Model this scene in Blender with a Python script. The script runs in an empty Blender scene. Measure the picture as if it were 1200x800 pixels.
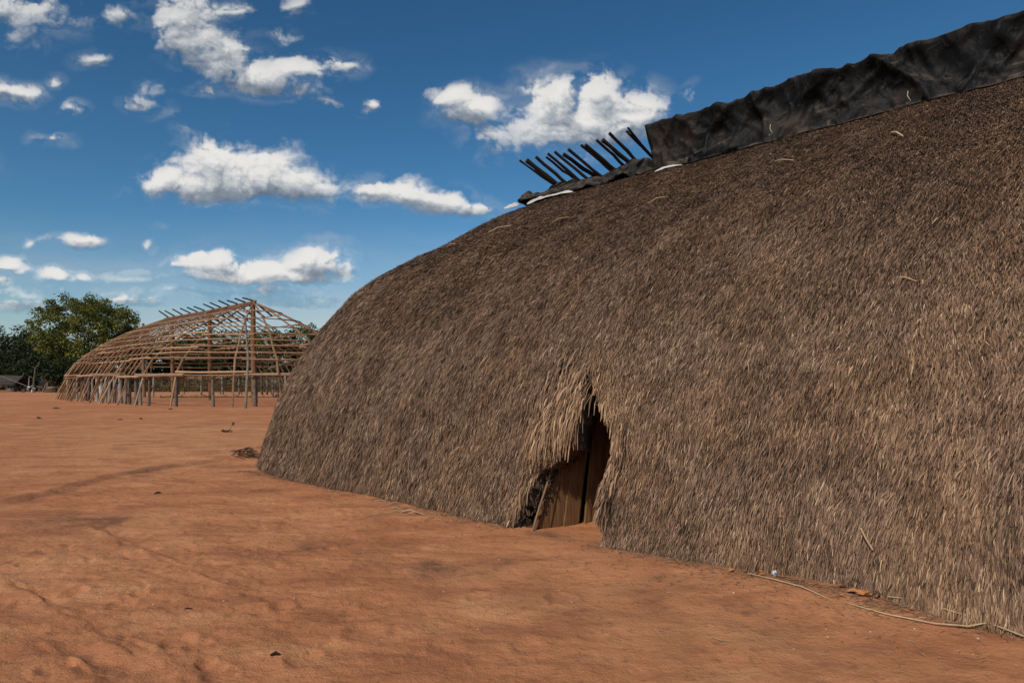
import bpy, math, random
import numpy as np
from mathutils import Vector, Matrix
PI = math.pi
R = math.radians
rng = np.random.default_rng(7)
random.seed(7)
S2 = math.sqrt(.5)
scene = bpy.context.scene
col = scene.collection

# ------------------------------------------------------------------ camera
HZ, FP, EYE = 447.0, 800.0, 1.6            # horizon row, focal length in px of a 1200 px frame, eye height
cam_d = bpy.data.cameras.new('camera')
cam = bpy.data.objects.new('camera', cam_d)
col.objects.link(cam)
cam.location = (0, 0, EYE)
cam.rotation_euler = (R(90), 0, 0)
cam_d.sensor_width = 36; cam_d.lens = 24
cam_d.shift_y = (HZ - 400) / 1200
cam_d.clip_start = .1; cam_d.clip_end = 6000
scene.camera = cam

# ------------------------------------------------------------------ light
SUN_EL = R(39.5)
SUN_DIR = Vector((-.50, -.87, 0)).normalized()          # horizontal direction towards the sun
SUN_AZ = math.atan2(SUN_DIR.x, SUN_DIR.y)               # clockwise from +Y
sun_d = bpy.data.lights.new('sun', 'SUN')
sun_d.energy = 3.8; sun_d.angle = R(.53); sun_d.color = (1, .93, .82)
sun = bpy.data.objects.new('sun', sun_d)
col.objects.link(sun)
sv = Vector((SUN_DIR.x*math.cos(SUN_EL), SUN_DIR.y*math.cos(SUN_EL), math.sin(SUN_EL)))
sun.rotation_euler = sv.to_track_quat('Z', 'Y').to_euler()
sun.location = (-20, -10, 30)
scene.view_settings.view_transform = 'Standard'
scene.view_settings.look = 'None'
scene.view_settings.exposure = -.35
scene.view_settings.gamma = 1

# ------------------------------------------------------------------ node helper
class NT:
    def __init__(s, tree): s.t = tree
    def n(s, kind, **kw):
        nd = s.t.nodes.new(kind)
        for k, v in kw.items():
            if k.startswith('i_'):
                key = k[2:]
                key = int(key) if key.isdigit() else key.replace('_', ' ')
                nd.inputs[key].default_value = v
            else: setattr(nd, k, v)
        return nd
    def l(s, a, b): s.t.links.new(a, b)
    def val(s, sock, x):
        if hasattr(x, 'is_output') or isinstance(x, bpy.types.NodeSocket): s.l(x, sock)
        else: sock.default_value = x
    def m(s, op, a, b=0.0, c=0.0, clamp=False):
        nd = s.t.nodes.new('ShaderNodeMath'); nd.operation = op; nd.use_clamp = clamp
        s.val(nd.inputs[0], a); s.val(nd.inputs[1], b); s.val(nd.inputs[2], c)
        return nd.outputs[0]
    def v(s, op, a, b=(0, 0, 0), c=(0, 0, 0), out=0):
        nd = s.t.nodes.new('ShaderNodeVectorMath'); nd.operation = op
        s.val(nd.inputs[0], a)
        s.val(nd.inputs[1], b)
        if op == 'MULTIPLY_ADD': s.val(nd.inputs[2], c)
        return nd.outputs[out]
    def mix(s, f, a, b, blend='MIX'):
        nd = s.t.nodes.new('ShaderNodeMix'); nd.data_type = 'RGBA'; nd.blend_type = blend
        s.val(nd.inputs[0], f); s.val(nd.inputs[6], a); s.val(nd.inputs[7], b)
        return nd.outputs[2]
    def ramp(s, f, stops, interp='LINEAR'):
        nd = s.t.nodes.new('ShaderNodeValToRGB'); e = nd.color_ramp.elements
        nd.color_ramp.interpolation = interp
        while len(e) < len(stops): e.new(.5)
        for el, (p, c) in zip(e, stops): el.position = p; el.color = c if len(c) == 4 else (*c, 1)
        s.val(nd.inputs[0], f)
        return nd.outputs[0]
    def ss(s, x, a, b):
        nd = s.t.nodes.new('ShaderNodeMapRange'); nd.interpolation_type = 'SMOOTHSTEP'
        s.val(nd.inputs[0], x); s.val(nd.inputs[1], a); s.val(nd.inputs[2], b)
        return nd.outputs[0]

# ------------------------------------------------------------------ world: sky with clouds
world = bpy.data.worlds.new('World'); scene.world = world; world.use_nodes = True
wt = world.node_tree; wt.nodes.clear(); N = NT(wt)
CLOUDS = [  # centre and radii of each puff, given as rows of a picture plane and turned into sky directions
 # large flat-based cumulus
 (252,190,36,32,1.15),(292,198,46,28,1.1),(198,214,46,17,1),(345,214,54,19,1),(275,219,105,19,1.05),(322,196,34,24,.9),(228,198,30,20,.8),
 (425,212,22,6,.5),(448,222,38,13,1),(480,224,30,16,1),(512,236,34,14,1),(550,246,34,9,.9),(585,250,12,5,.6),
 (240,306,36,13,1),(300,318,86,16,1.05),(368,306,42,18,1.05),(350,322,58,9,.9),(212,308,22,8,.7),(395,316,20,10,.8),(310,340,60,5,.55),
 (215,18,44,26,.9),(220,48,40,20,1),(255,70,48,24,1),(300,92,52,18,1),(350,82,40,12,.9),(398,76,28,12,.8),(352,106,28,9,.7),(265,8,34,10,.8),(240,108,18,7,.8),(385,118,20,6,.6),(225,5,60,12,.6),
 (20,8,70,20,.75),(60,24,46,16,.5),(30,40,30,12,.35),(134,17,22,11,.75),(345,8,15,11,.7),(325,44,22,7,.5),(290,42,16,6,.4),
 (108,72,20,8,.7),(63,92,10,7,.6),(10,110,30,13,.95),(36,108,16,9,.7),(85,128,15,9,.75),(62,164,22,9,.8),(165,121,17,7,.75),(180,106,16,7,.45),(196,132,12,6,.4),(428,124,14,9,.8),(215,156,12,5,.4),(330,52,8,4,.4),
 (535,116,30,13,1),(565,126,26,15,1),(550,136,34,14,.8),(580,160,26,16,.55),(575,178,20,8,.5),(622,104,18,13,.9),(650,118,44,26,1.05),(697,108,32,24,1.05),(735,128,48,22,1),(690,145,95,28,.95),(640,158,50,14,.6),(760,124,26,10,.8),(640,180,50,10,.4),
 (95,281,27,8,.9),(60,281,14,4,.4),(35,287,6,5,.6),(8,308,20,8,.9),(24,316,12,6,.6),(62,322,20,8,.95),(92,328,16,5,.7),(2,330,14,6,.6),(185,266,10,4,.4),
 (155,353,36,9,.85),(30,357,60,6,.55),(174,285,7,5,.7),(182,291,6,4,.6),(145,326,34,3,.45),(170,318,26,3,.45),(230,342,70,4,.45),(290,348,80,6,.4),(345,356,50,5,.4),(380,350,40,4,.4),
 (808,112,8,9,.45),(20,345,70,5,.3),
 # beyond the picture, to both sides and above
 (-120,200,90,26,1),(-260,120,120,40,1),(-60,-60,90,30,1),(1350,250,110,30,1),(1500,60,140,50,1),(300,-140,120,40,1),(-200,320,120,14,.8),(1450,350,160,18,.8),(900,-260,200,60,1)]
sky = N.n('ShaderNodeTexSky', sky_type='NISHITA', sun_disc=False, sun_elevation=SUN_EL, sun_rotation=SUN_AZ,
          altitude=600.0, air_density=1.0, dust_density=1.0, ozone_density=2.6)
hs = N.n('ShaderNodeHueSaturation'); hs.inputs['Hue'].default_value = .486; hs.inputs['Saturation'].default_value = 1.18; hs.inputs['Value'].default_value = 1.0
N.l(sky.outputs[0], hs.inputs['Color'])
WS = .135
CLOUD_LUM = 1.0
bg = N.n('ShaderNodeBackground'); gm = N.n('ShaderNodeGamma'); gm.inputs[1].default_value = 1.30
N.l(N.v('MULTIPLY', hs.outputs[0], (.1, .1, .1)), gm.inputs[0])
N.l(N.v('MULTIPLY', gm.outputs[0], (10, 10, 10)), bg.inputs[0]); bg.inputs[1].default_value = WS
wo = N.n('ShaderNodeOutputWorld'); N.l(bg.outputs[0], wo.inputs[0])
world.cycles.sampling_method = 'MANUAL'; world.cycles.sample_map_resolution = 512

# ------------------------------------------------------------------ helpers
def link(o, parent=None):
    col.objects.link(o)
    if parent is not None: o.parent = parent
    return o
def tag(o, label=None, cat=None, group=None, kind=None):
    for k, v in (('label', label), ('category', cat), ('group', group), ('kind', kind)):
        if v: o[k] = v
    return o
def empty(name, loc, rz=0.0, **kw):
    o = bpy.data.objects.new(name, None); o.empty_display_size = .3
    o.location = loc; o.rotation_euler = (0, 0, rz); link(o); tag(o, **kw); return o
def mesh_np(name, V, F, mat, parent=None, attrs=None, smooth=False, k=4):
    """V (n,3), F (m,k) numpy; attrs: name -> per-vertex floats"""
    me = bpy.data.meshes.new(name)
    V = np.ascontiguousarray(V, dtype=np.float32); F = np.ascontiguousarray(F, dtype=np.int32)
    me.vertices.add(len(V)); me.vertices.foreach_set('co', V.ravel())
    me.loops.add(F.size); me.loops.foreach_set('vertex_index', F.ravel())
    me.polygons.add(len(F))
    me.polygons.foreach_set('loop_start', np.arange(0, F.size, F.shape[1], dtype=np.int32))
    if smooth: me.polygons.foreach_set('use_smooth', np.ones(len(F), dtype=bool))
    me.update(calc_edges=True)
    for an, av in (attrs or {}).items():
        a = me.attributes.new(an, 'FLOAT', 'POINT'); a.data.foreach_set('value', np.ascontiguousarray(av, dtype=np.float32))
    me.materials.append(mat)
    return link(bpy.data.objects.new(name, me), parent)

class MB:
    """collects pieces and links them as ONE mesh object"""
    def __init__(s): s.v = []; s.f = []; s.sm = []
    def add(s, vs, fs, smooth=False):
        b = len(s.v); s.v += [tuple(v) for v in vs]; s.f += [tuple(i+b for i in f) for f in fs]; s.sm += [smooth]*len(fs)
    def box(s, c, size, M=None):
        x, y, z = (a/2 for a in size); c = Vector(c)
        vs = [Vector((i*x, j*y, k*z)) for i in (-1, 1) for j in (-1, 1) for k in (-1, 1)]
        if M is not None: vs = [M @ v for v in vs]
        s.add([v+c for v in vs], [(0,1,3,2),(4,6,7,5),(0,4,5,1),(2,3,7,6),(0,2,6,4),(1,5,7,3)])
    def tube(s, pts, rad, n=8, caps=True, jit=0.0):
        pts = [Vector(p) for p in pts]
        if not hasattr(rad, '__len__'): rad = [rad]*len(pts)
        rings = []
        for i, p in enumerate(pts):
            d = (pts[min(i+1, len(pts)-1)] - pts[max(i-1, 0)]).normalized()
            a = d.cross(Vector((.013, .21, 1)) if abs(d.z) < .9 else Vector((1, .11, 0))).normalized(); b = d.cross(a)
            rr = rad[i]
            rings.append([p + (a*math.cos(2*PI*k/n) + b*math.sin(2*PI*k/n))*rr*(1+random.uniform(-jit, jit)) for k in range(n)])
        vs = [v for r in rings for v in r]; fs = []
        for i in range(len(pts)-1):
            for k in range(n): fs.append((i*n+k, i*n+(k+1) % n, (i+1)*n+(k+1) % n, (i+1)*n+k))
        s.add(vs, fs, True)
        if caps: s.add(rings[0], [tuple(range(n))[::-1]]); s.add(rings[-1], [tuple(range(n))])
    def torus(s, c, R0, r, axis='y', n=20, m=8):
        vs = []
        for i in range(n):
            a = 2*PI*i/n
            for j in range(m):
                b = 2*PI*j/m; q = R0+r*math.cos(b)
                vs.append((c[0]+q*math.cos(a), c[1]+r*math.sin(b), c[2]+q*math.sin(a)))
        s.add(vs, [(i*m+j, ((i+1) % n)*m+j, ((i+1) % n)*m+(j+1) % m, i*m+(j+1) % m) for i in range(n) for j in range(m)], True)
    def blob(s, c, size, nu=10, nv=7, jit=.1):
        vs = []; c = Vector(c)
        for i in range(nv+1):
            t = PI*i/nv
            for j in range(nu):
                p = 2*PI*j/nu; q = 1+random.uniform(-jit, jit)
                vs.append(c+Vector((size[0]*math.sin(t)*math.cos(p)*q, size[1]*math.sin(t)*math.sin(p)*q, size[2]*math.cos(t)*q)))
        s.add(vs, [(i*nu+j, (i+1)*nu+j, (i+1)*nu+(j+1) % nu, i*nu+(j+1) % nu) for i in range(nv) for j in range(nu)], True)
    def build(s, name, mat, parent=None):
        me = bpy.data.meshes.new(name); me.from_pydata(s.v, [], s.f); me.update()
        me.polygons.foreach_set('use_smooth', s.sm)
        me.materials.append(mat)
        return link(bpy.data.objects.new(name, me), parent)

def hash2(ix, iy, seed):
    h = (ix.astype(np.int64)*374761393 + iy.astype(np.int64)*668265263 + seed*974634777) & 0x7fffffff
    h = (h ^ (h >> 13))*1274126177 & 0x7fffffff
    h = h ^ (h >> 16)
    return (h & 0xffff)/65535.0
def vnoise(x, y, seed=0):
    ix = np.floor(x); iy = np.floor(y); fx = x-ix; fy = y-iy
    fx = fx*fx*fx*(fx*(fx*6-15)+10); fy = fy*fy*fy*(fy*(fy*6-15)+10)
    a = hash2(ix, iy, seed); b = hash2(ix+1, iy, seed); c = hash2(ix, iy+1, seed); d = hash2(ix+1, iy+1, seed)
    return (a*(1-fx)+b*fx)*(1-fy)+(c*(1-fx)+d*fx)*fy
def fbm(x, y, oct=4, seed=0, rough=.5):
    x = np.asarray(x, float); y = np.asarray(y, float)
    t = 0; a = 1; s = 0
    for o in range(oct):
        t = t+a*(vnoise(x*2**o+17.3*o, y*2**o-9.1*o, seed+o)-.5); s += a; a *= rough
    return t/s*2

def gp(px, py):                                  # ground point seen at a pixel of the photograph
    d = EYE*FP/(py-HZ); return ((px-600)/FP*d, d)
def at(px, py, d):                               # point at a pixel and a depth
    return Vector(((px-600)/FP*d, d, EYE+(HZ-py)/FP*d))
def un(u, n, z=0.0): return Vector(((u+n)*S2, (n-u)*S2, z))     # hut axes: u along the house, n into it
def in_poly(x, y, poly):
    ins = np.zeros(x.shape, bool); j = len(poly)-1
    for i in range(len(poly)):
        xi, yi = poly[i]; xj, yj = poly[j]
        c = ((yi > y) != (yj > y)) & (x < (xj-xi)*(y-yi)/(yj-yi+1e-12)+xi)
        ins ^= c; j = i
    return ins
def seg_dist(x, y, pts):
    best = np.full(x.shape, 1e9); side = np.zeros(x.shape); along = np.zeros(x.shape)
    L = 0
    for (x0, y0), (x1, y1) in zip(pts[:-1], pts[1:]):
        dx, dy = x1-x0, y1-y0; l2 = dx*dx+dy*dy
        t = np.clip(((x-x0)*dx+(y-y0)*dy)/l2, 0, 1)
        d = np.hypot(x-x0-t*dx, y-y0-t*dy); m = d < best
        best = np.where(m, d, best); side = np.where(m, np.sign((x-x0)*dy-(y-y0)*dx), side); L += math.sqrt(l2)
    return best, side

# ------------------------------------------------------------------ materials
def mat(name, rough=.9, spec=.2):
    m = bpy.data.materials.new(name); m.use_nodes = True
    t = m.node_tree; b = t.nodes['Principled BSDF']; b.inputs['Roughness'].default_value = rough
    b.inputs['Specular IOR Level'].default_value = spec
    return m, NT(t), b
def noise(n, scale, detail=4, rough=.6, vec=None, stretch=None):
    nd = n.n('ShaderNodeTexNoise', i_Scale=float(scale), i_Detail=float(detail), i_Roughness=float(rough))
    if vec is None: vec = n.n('ShaderNodeTexCoord').outputs['Object']
    if stretch: vec = n.v('MULTIPLY', vec, stretch)
    n.l(vec, nd.inputs['Vector']); return nd.outputs[0]
def bump(n, b, h, strength=.5, dist=.02, normal=None):
    bp = n.n('ShaderNodeBump', i_Strength=strength, i_Distance=dist); n.l(h, bp.inputs['Height'])
    if normal is not None: n.l(normal, bp.inputs['Normal'])
    n.l(bp.outputs[0], b.inputs['Normal']); return bp.outputs[0]
def wood(name, c0, c1, scale=3.0, rough=.85, stretch=(1, 1, .12), b_s=.5):
    m, n, b = mat(name, rough)
    f = noise(n, scale*6, 6, .65, stretch=stretch); f2 = noise(n, scale*.6, 3)
    oi = n.n('ShaderNodeObjectInfo').outputs['Random']
    k = n.m('ADD', n.m('MULTIPLY_ADD', f, .9, -.2), n.m('MULTIPLY_ADD', f2, .5, -.25)); k = n.m('ADD', k, n.m('MULTIPLY_ADD', oi, .5, -.1), clamp=True)
    n.l(n.ramp(k, [(.1, c0), (.9, c1)]), b.inputs['Base Color'])
    bump(n, b, f, b_s, .015)
    return m
M_pole = wood('peeled_pole_wood', (.17, .085, .042), (.42, .25, .14))
M_rail = wood('split_rail_wood', (.20, .11, .058), (.55, .36, .21))
M_post = wood('grey_bark_post', (.07, .052, .038), (.46, .39, .30), 5, stretch=(1, 1, .6))
M_trunkpole = wood('brown_trunk_pole', (.13, .065, .03), (.30, .16, .08))
M_dark = wood('dark_weathered_pole', (.012, .009, .007), (.045, .032, .024))
M_plank = wood('door_plank_wood', (.11, .052, .022), (.36, .20, .095), 6, stretch=(1, 1, .05), b_s=.9)
M_jamb = wood('pale_jamb_wood', (.22, .12, .06), (.40, .24, .13))
M_bark = wood('tree_bark', (.05, .035, .025), (.13, .10, .07))
M_stick = wood('dry_palm_stalk', (.34, .22, .12), (.62, .46, .28), 4)

def ground_mat():
    m, n, b = mat('red_dirt', .95, .1)
    P = n.n('ShaderNodeNewGeometry').outputs['Position']
    big = noise(n, .16, 4, .55, P); mid = noise(n, 1.1, 5, .6, P, (1, 1.6, 1)); fine = noise(n, 9, 8, .7, P); gr = noise(n, 70, 4, .8, P)
    c = n.mix(n.ss(big, .35, .68), (.54, .208, .090, 1), (.65, .288, .130, 1))
    c = n.mix(n.m('MULTIPLY', n.ss(mid, .48, .66), .65), c, (.38, .140, .064, 1))
    c = n.mix(n.m('MULTIPLY', n.ss(mid, .5, .28), .5), c, (.76, .37, .17, 1))
    c = n.mix(n.m('MULTIPLY', n.ss(fine, .52, .68), .6), c, (.29, .125, .062, 1))
    c = n.mix(n.m('MULTIPLY', n.ss(gr, .56, .70), .55), c, (.22, .10, .06, 1))
    c = n.mix(n.m('MULTIPLY', n.ss(gr, .42, .30), .45), c, (.72, .42, .25, 1))
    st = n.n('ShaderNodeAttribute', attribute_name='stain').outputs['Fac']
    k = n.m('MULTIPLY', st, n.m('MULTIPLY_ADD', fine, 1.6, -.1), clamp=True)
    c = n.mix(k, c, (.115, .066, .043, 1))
    rd = n.n('ShaderNodeAttribute', attribute_name='redder').outputs['Fac']
    c = n.mix(n.m('MULTIPLY', rd, .75), c, (.46, .15, .06, 1))
    n.l(c, b.inputs['Base Color'])
    h = n.m('ADD', n.m('MULTIPLY', fine, 1.0), n.m('MULTIPLY', gr, .30))
    h = n.m('ADD', h, n.m('MULTIPLY', noise(n, 26, 5, .7, P), .45)); sc = noise(n, 3.0, 7, .68, P, (1, 1.3, 1)); h = n.m('ADD', h, n.m('MULTIPLY', sc, 1.3))
    bump(n, b, h, .75, .035)
    return m
M_ground = ground_mat()

def thatch_mat():
    m, n, b = mat('dry_thatch', .8, .25)
    a = n.n('ShaderNodeAttribute', attribute_name='tint').outputs['Fac']
    w = n.n('ShaderNodeAttribute', attribute_name='warm').outputs['Fac']
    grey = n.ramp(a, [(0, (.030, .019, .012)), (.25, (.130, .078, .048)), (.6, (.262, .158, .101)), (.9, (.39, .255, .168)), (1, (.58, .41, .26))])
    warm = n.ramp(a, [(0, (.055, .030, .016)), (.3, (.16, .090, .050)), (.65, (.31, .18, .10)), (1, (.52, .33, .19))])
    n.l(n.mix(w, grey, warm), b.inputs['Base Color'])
    f = noise(n, 60, 3, .6); bump(n, b, f, .4, .004)
    return m
M_thatch = thatch_mat()
def simple(name, c0, c1, scale=4, rough=.9, bs=.3, spec=.2, bd=.01):
    m, n, b = mat(name, rough, spec); f = noise(n, scale, 5, .65)
    n.l(n.ramp(f, [(.3, c0), (.7, c1)]), b.inputs['Base Color']); bump(n, b, f, bs, bd); return m
M_core = simple('thatch_underlayer', (.05, .034, .024), (.12, .082, .055), 30, bs=.8, bd=.03)
M_charcoal = simple('dark_bundle_ends', (.010, .007, .005), (.11, .075, .048), 9)
M_bundle = simple('bundle_ends', (.10, .075, .055), (.30, .23, .17), 20)
M_cloth = simple('white_sheeting', (.42, .38, .33), (.66, .62, .57), 6)
M_metal = simple('worn_metal', (.10, .10, .10), (.22, .22, .22), 9, .45, spec=.5)
M_white = simple('white_paint', (.42, .42, .41), (.62, .62, .60), 9, .5)
M_rubber = simple('rubber', (.012, .012, .012), (.03, .03, .03), 9)
M_bluepaint = simple('dark_blue_paint', (.015, .02, .05), (.03, .04, .08), 9, .5)
M_leaf_dead = simple('dead_leaf_orange', (.34, .11, .035), (.62, .30, .12), 12)
M_twig = simple('dark_twig', (.03, .018, .012), (.10, .06, .035), 20)
M_pebble = simple('pale_pebble', (.42, .30, .20), (.66, .53, .40), 12)
M_shroof = simple('shelter_thatch', (.035, .028, .021), (.10, .08, .06), 6, bs=.8, bd=.05)
M_char = simple('charcoal_piece', (.01, .008, .007), (.03, .02, .015), 12)
M_label = simple('printed_blue', (.05, .10, .30), (.12, .2, .45), 60)

def tarp_mat():
    m, n, b = mat('black_tarpaulin', .6, .18)
    P = n.n('ShaderNodeTexCoord').outputs['Object']
    d = noise(n, 1.0, 6, .62, P); e = noise(n, 9, 6, .7, P); w = noise(n, 3.4, 5, .6, P)
    c = n.mix(n.ss(d, .50, .72), (.004, .004, .004, 1), (.032, .022, .015, 1))
    c = n.mix(n.m('MULTIPLY', n.ss(w, .52, .72), .7), c, (.024, .024, .023, 1))
    c = n.mix(n.m('MULTIPLY', n.ss(e, .6, .75), .5), c, (.045, .033, .024, 1))
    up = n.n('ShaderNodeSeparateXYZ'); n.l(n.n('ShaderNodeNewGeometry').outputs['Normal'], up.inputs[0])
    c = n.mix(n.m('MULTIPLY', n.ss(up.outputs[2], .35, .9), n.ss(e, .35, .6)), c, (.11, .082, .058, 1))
    n.l(c, b.inputs['Base Color']); n.l(n.m('MULTIPLY_ADD', w, .35, .45), b.inputs['Roughness'])
    r1 = n.m('ABSOLUTE', n.m('MULTIPLY_ADD', noise(n, 1.6, 2, .4, P, (1, 1, .8)), 2, -1)); r2 = n.m('ABSOLUTE', n.m('MULTIPLY_ADD', noise(n, 4.0, 2, .4, P, (1.3, 1, .8)), 2, -1))
    hh = n.m('ADD', n.m('MINIMUM', n.m('MULTIPLY', r1, 4.0), .6), n.m('MULTIPLY', n.m('MINIMUM', n.m('MULTIPLY', r2, 4.0), .6), .45))
    bump(n, b, n.m('ADD', n.m('MULTIPLY', hh, -1), n.m('MULTIPLY', e, .12)), .7, .03)
    return m
M_tarp = tarp_mat()
def leaf_mat(name, stops):
    m, n, b = mat(name, .65, .25)
    a = n.n('ShaderNodeAttribute', attribute_name='tint').outputs['Fac']
    c = n.ramp(a, stops); n.l(c, b.inputs['Base Color'])
    tr = n.n('ShaderNodeBsdfTranslucent'); n.l(c, tr.inputs[0])
    mx = n.n('ShaderNodeMixShader'); mx.inputs[0].default_value = .22
    out = n.t.nodes['Material Output']; n.l(b.outputs[0], mx.inputs[1]); n.l(tr.outputs[0], mx.inputs[2]); n.l(mx.outputs[0], out.inputs[0])
    return m
L_round = leaf_mat('yellow_green_leaves', [(0, (.045, .055, .012)), (.4, (.12, .14, .028)), (.75, (.21, .21, .042)), (1, (.33, .26, .06))])
L_dark = leaf_mat('dark_green_leaves', [(0, (.012, .018, .007)), (.5, (.028, .042, .013)), (1, (.065, .075, .024))])
L_mid = leaf_mat('mid_green_leaves', [(0, (.025, .04, .012)), (.5, (.075, .12, .026)), (1, (.15, .19, .045))])
L_dry = leaf_mat('dry_scrub_leaves', [(0, (.06, .045, .02)), (.5, (.15, .11, .05)), (1, (.27, .19, .09))])


# ------------------------------------------------------------------ clouds: part of the sky, far beyond everything
def smooth(x, a, b):
    t = np.clip((x-a)/(b-a), 0, 1); return t*t*(3-2*t)
def cloud_layer():
    x0, x1, y0, y1, st = -520, 1720, -330, 446, 1.25
    px = np.arange(x0, x1, st); py = np.arange(y0, y1, st)
    PXs, PYs = np.meshgrid(px, py); x = PXs/100.0; y = PYs/100.0
    wx = fbm(x*1.9, y*2.4, 5, 501, .55); wy = fbm(x*1.9+9, y*2.4+5, 5, 511, .55)
    qx = PXs+wx*13; qy = PYs+wy*9
    Fd = np.full(PXs.shape, -2.0)
    for cx, cy, rx, ry, w in CLOUDS:
        m = (np.abs(PXs-cx) < rx*3+30) & (np.abs(PYs-cy) < ry*3+30)
        dy = (qy[m]-cy-ry*.15)/(ry*1.62); dy = np.where(dy > 0, dy*1.45, dy)       # flatter below
        f = w*(1.0-((qx[m]-cx)/(rx*1.25))**2-dy**2)
        k = .25; o = Fd[m]; h = np.clip(k-np.abs(o-f), 0, None)/k
        Fd[m] = np.maximum(o, f)+h*h*k*.25
    def bil(sc, sd, oc):
        t = 0; a = 1; tot = 0
        for o in range(oc):
            t = t+a*np.abs(vnoise(x*sc*2**o+3*o+wx*.7, y*sc*1.15*2**o+5*o+wy*.7, sd+o)*2-1); tot += a; a *= .56
        return t/tot
    B = bil(3.2, 521, 6); Fb = fbm(x*3.0+wx, y*4.2+wy, 8, 531, .64)
    D = Fd*.95+(B-.42)*1.15+Fb*.72
    soft = .30+.45*np.clip(fbm(x*1.1, y*1.1, 3, 541)+.25, 0, 1)
    wispy = smooth(Fd, 1.0, .35)
    A = smooth(D, .06, .06+soft+.35*wispy)
    A = A*(.45+.55*smooth(Fd, .05, .9))
    wis = np.clip(fbm(x*1.6+wx, y*3.4+wy, 6, 551, .6)+.10, 0, 1)*smooth(Fd+.8*fbm(x*1.3, y*2.2, 4, 553), -.9, .5)*.42
    veil = np.clip(fbm(x*.55, y*3.2+wy*.5, 6, 561, .58)+.22, 0, 1)*smooth(PYs, 230, 390)*.42+smooth(PYs, 230, 440)*.30
    A = np.maximum(A, np.clip(1-(1-wis)*(1-veil), 0, 1))
    hgt = np.clip(D, 0, 1.6)
    # light comes from above left: accumulate the cloud that lies that way
    acc = np.zeros_like(D); wt_ = 0
    for k, q in enumerate([2, 4, 7, 11, 16, 22, 30]):
        sy, sx = int(q*.85), int(q*.45)
        sh = np.roll(np.roll(hgt, sy, 0), sx, 1); acc += sh*(3 if k < 3 else 2); wt_ += (3 if k < 3 else 2)
    acc /= wt_
    kk = 14; ab = np.roll(Fd, kk, 0); be = np.roll(Fd, -kk, 0); df = np.clip(ab-be, -1.2, 1.2)
    L = np.clip(.76+(hgt-acc)*.75-np.clip(acc-.6, 0, 1)*.25-np.clip(df, 0, 2)*.36*smooth(Fd, -.1, .5)+np.clip(-df, 0, 1)*.14, 0, 1)
    L = L+.22*(B-.4)
    thin = smooth(D, .3, -.1); L = L*(1-thin)+.66*thin
    L = np.clip(L-.22*smooth(PYs, 170, 0), 0, 1)                          # the overhead clouds are thinner and seen from below
    A = A*smooth(PYs, 446, 415)*smooth(PXs, x0, x0+60)*smooth(PXs, x1, x1-60)*smooth(PYs, y0, y0+40)
    X = (PXs-600)/FP; Z = (HZ-PYs)/FP; nrm = 4200/np.sqrt(X*X+1+Z*Z)
    V = np.stack([X*nrm, nrm, Z*nrm+EYE], -1).reshape(-1, 3)
    h, w = PXs.shape; i, j = np.meshgrid(np.arange(h-1), np.arange(w-1), indexing='ij')
    F = np.stack([i*w+j, i*w+j+1, (i+1)*w+j+1, (i+1)*w+j], -1).reshape(-1, 4)
    keep = A.ravel()[F].max(1) > .004; F = F[keep]
    used = np.zeros(len(V), bool); used[F.ravel()] = True; idx = np.cumsum(used)-1
    m = bpy.data.materials.new('cloud'); m.use_nodes = True; t = m.node_tree; t.nodes.clear(); n = NT(t)
    al = n.n('ShaderNodeAttribute', attribute_name='cover').outputs['Fac']; li = n.n('ShaderNodeAttribute', attribute_name='shade').outputs['Fac']
    c = n.ramp(li, [(0, (.17, .215, .28)), (.35, (.33, .38, .45)), (.62, (.62, .65, .68)), (.85, (.93, .92, .90)), (1, (1.06, 1.03, .99))])
    em = n.n('ShaderNodeEmission'); n.l(c, em.inputs[0]); em.inputs[1].default_value = CLOUD_LUM
    tr = n.n('ShaderNodeBsdfTransparent'); mx = n.n('ShaderNodeMixShader'); n.l(al, mx.inputs[0]); n.l(tr.outputs[0], mx.inputs[1]); n.l(em.outputs[0], mx.inputs[2])
    out = n.n('ShaderNodeOutputMaterial'); n.l(mx.outputs[0], out.inputs[0])
    m.cycles.emission_sampling = 'NONE'
    return mesh_np('sky', V[used], idx[F], m, attrs={'cover': A.ravel()[used]*.97, 'shade': L.ravel()[used]})
tag(cloud_layer(), kind='structure')

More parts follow.
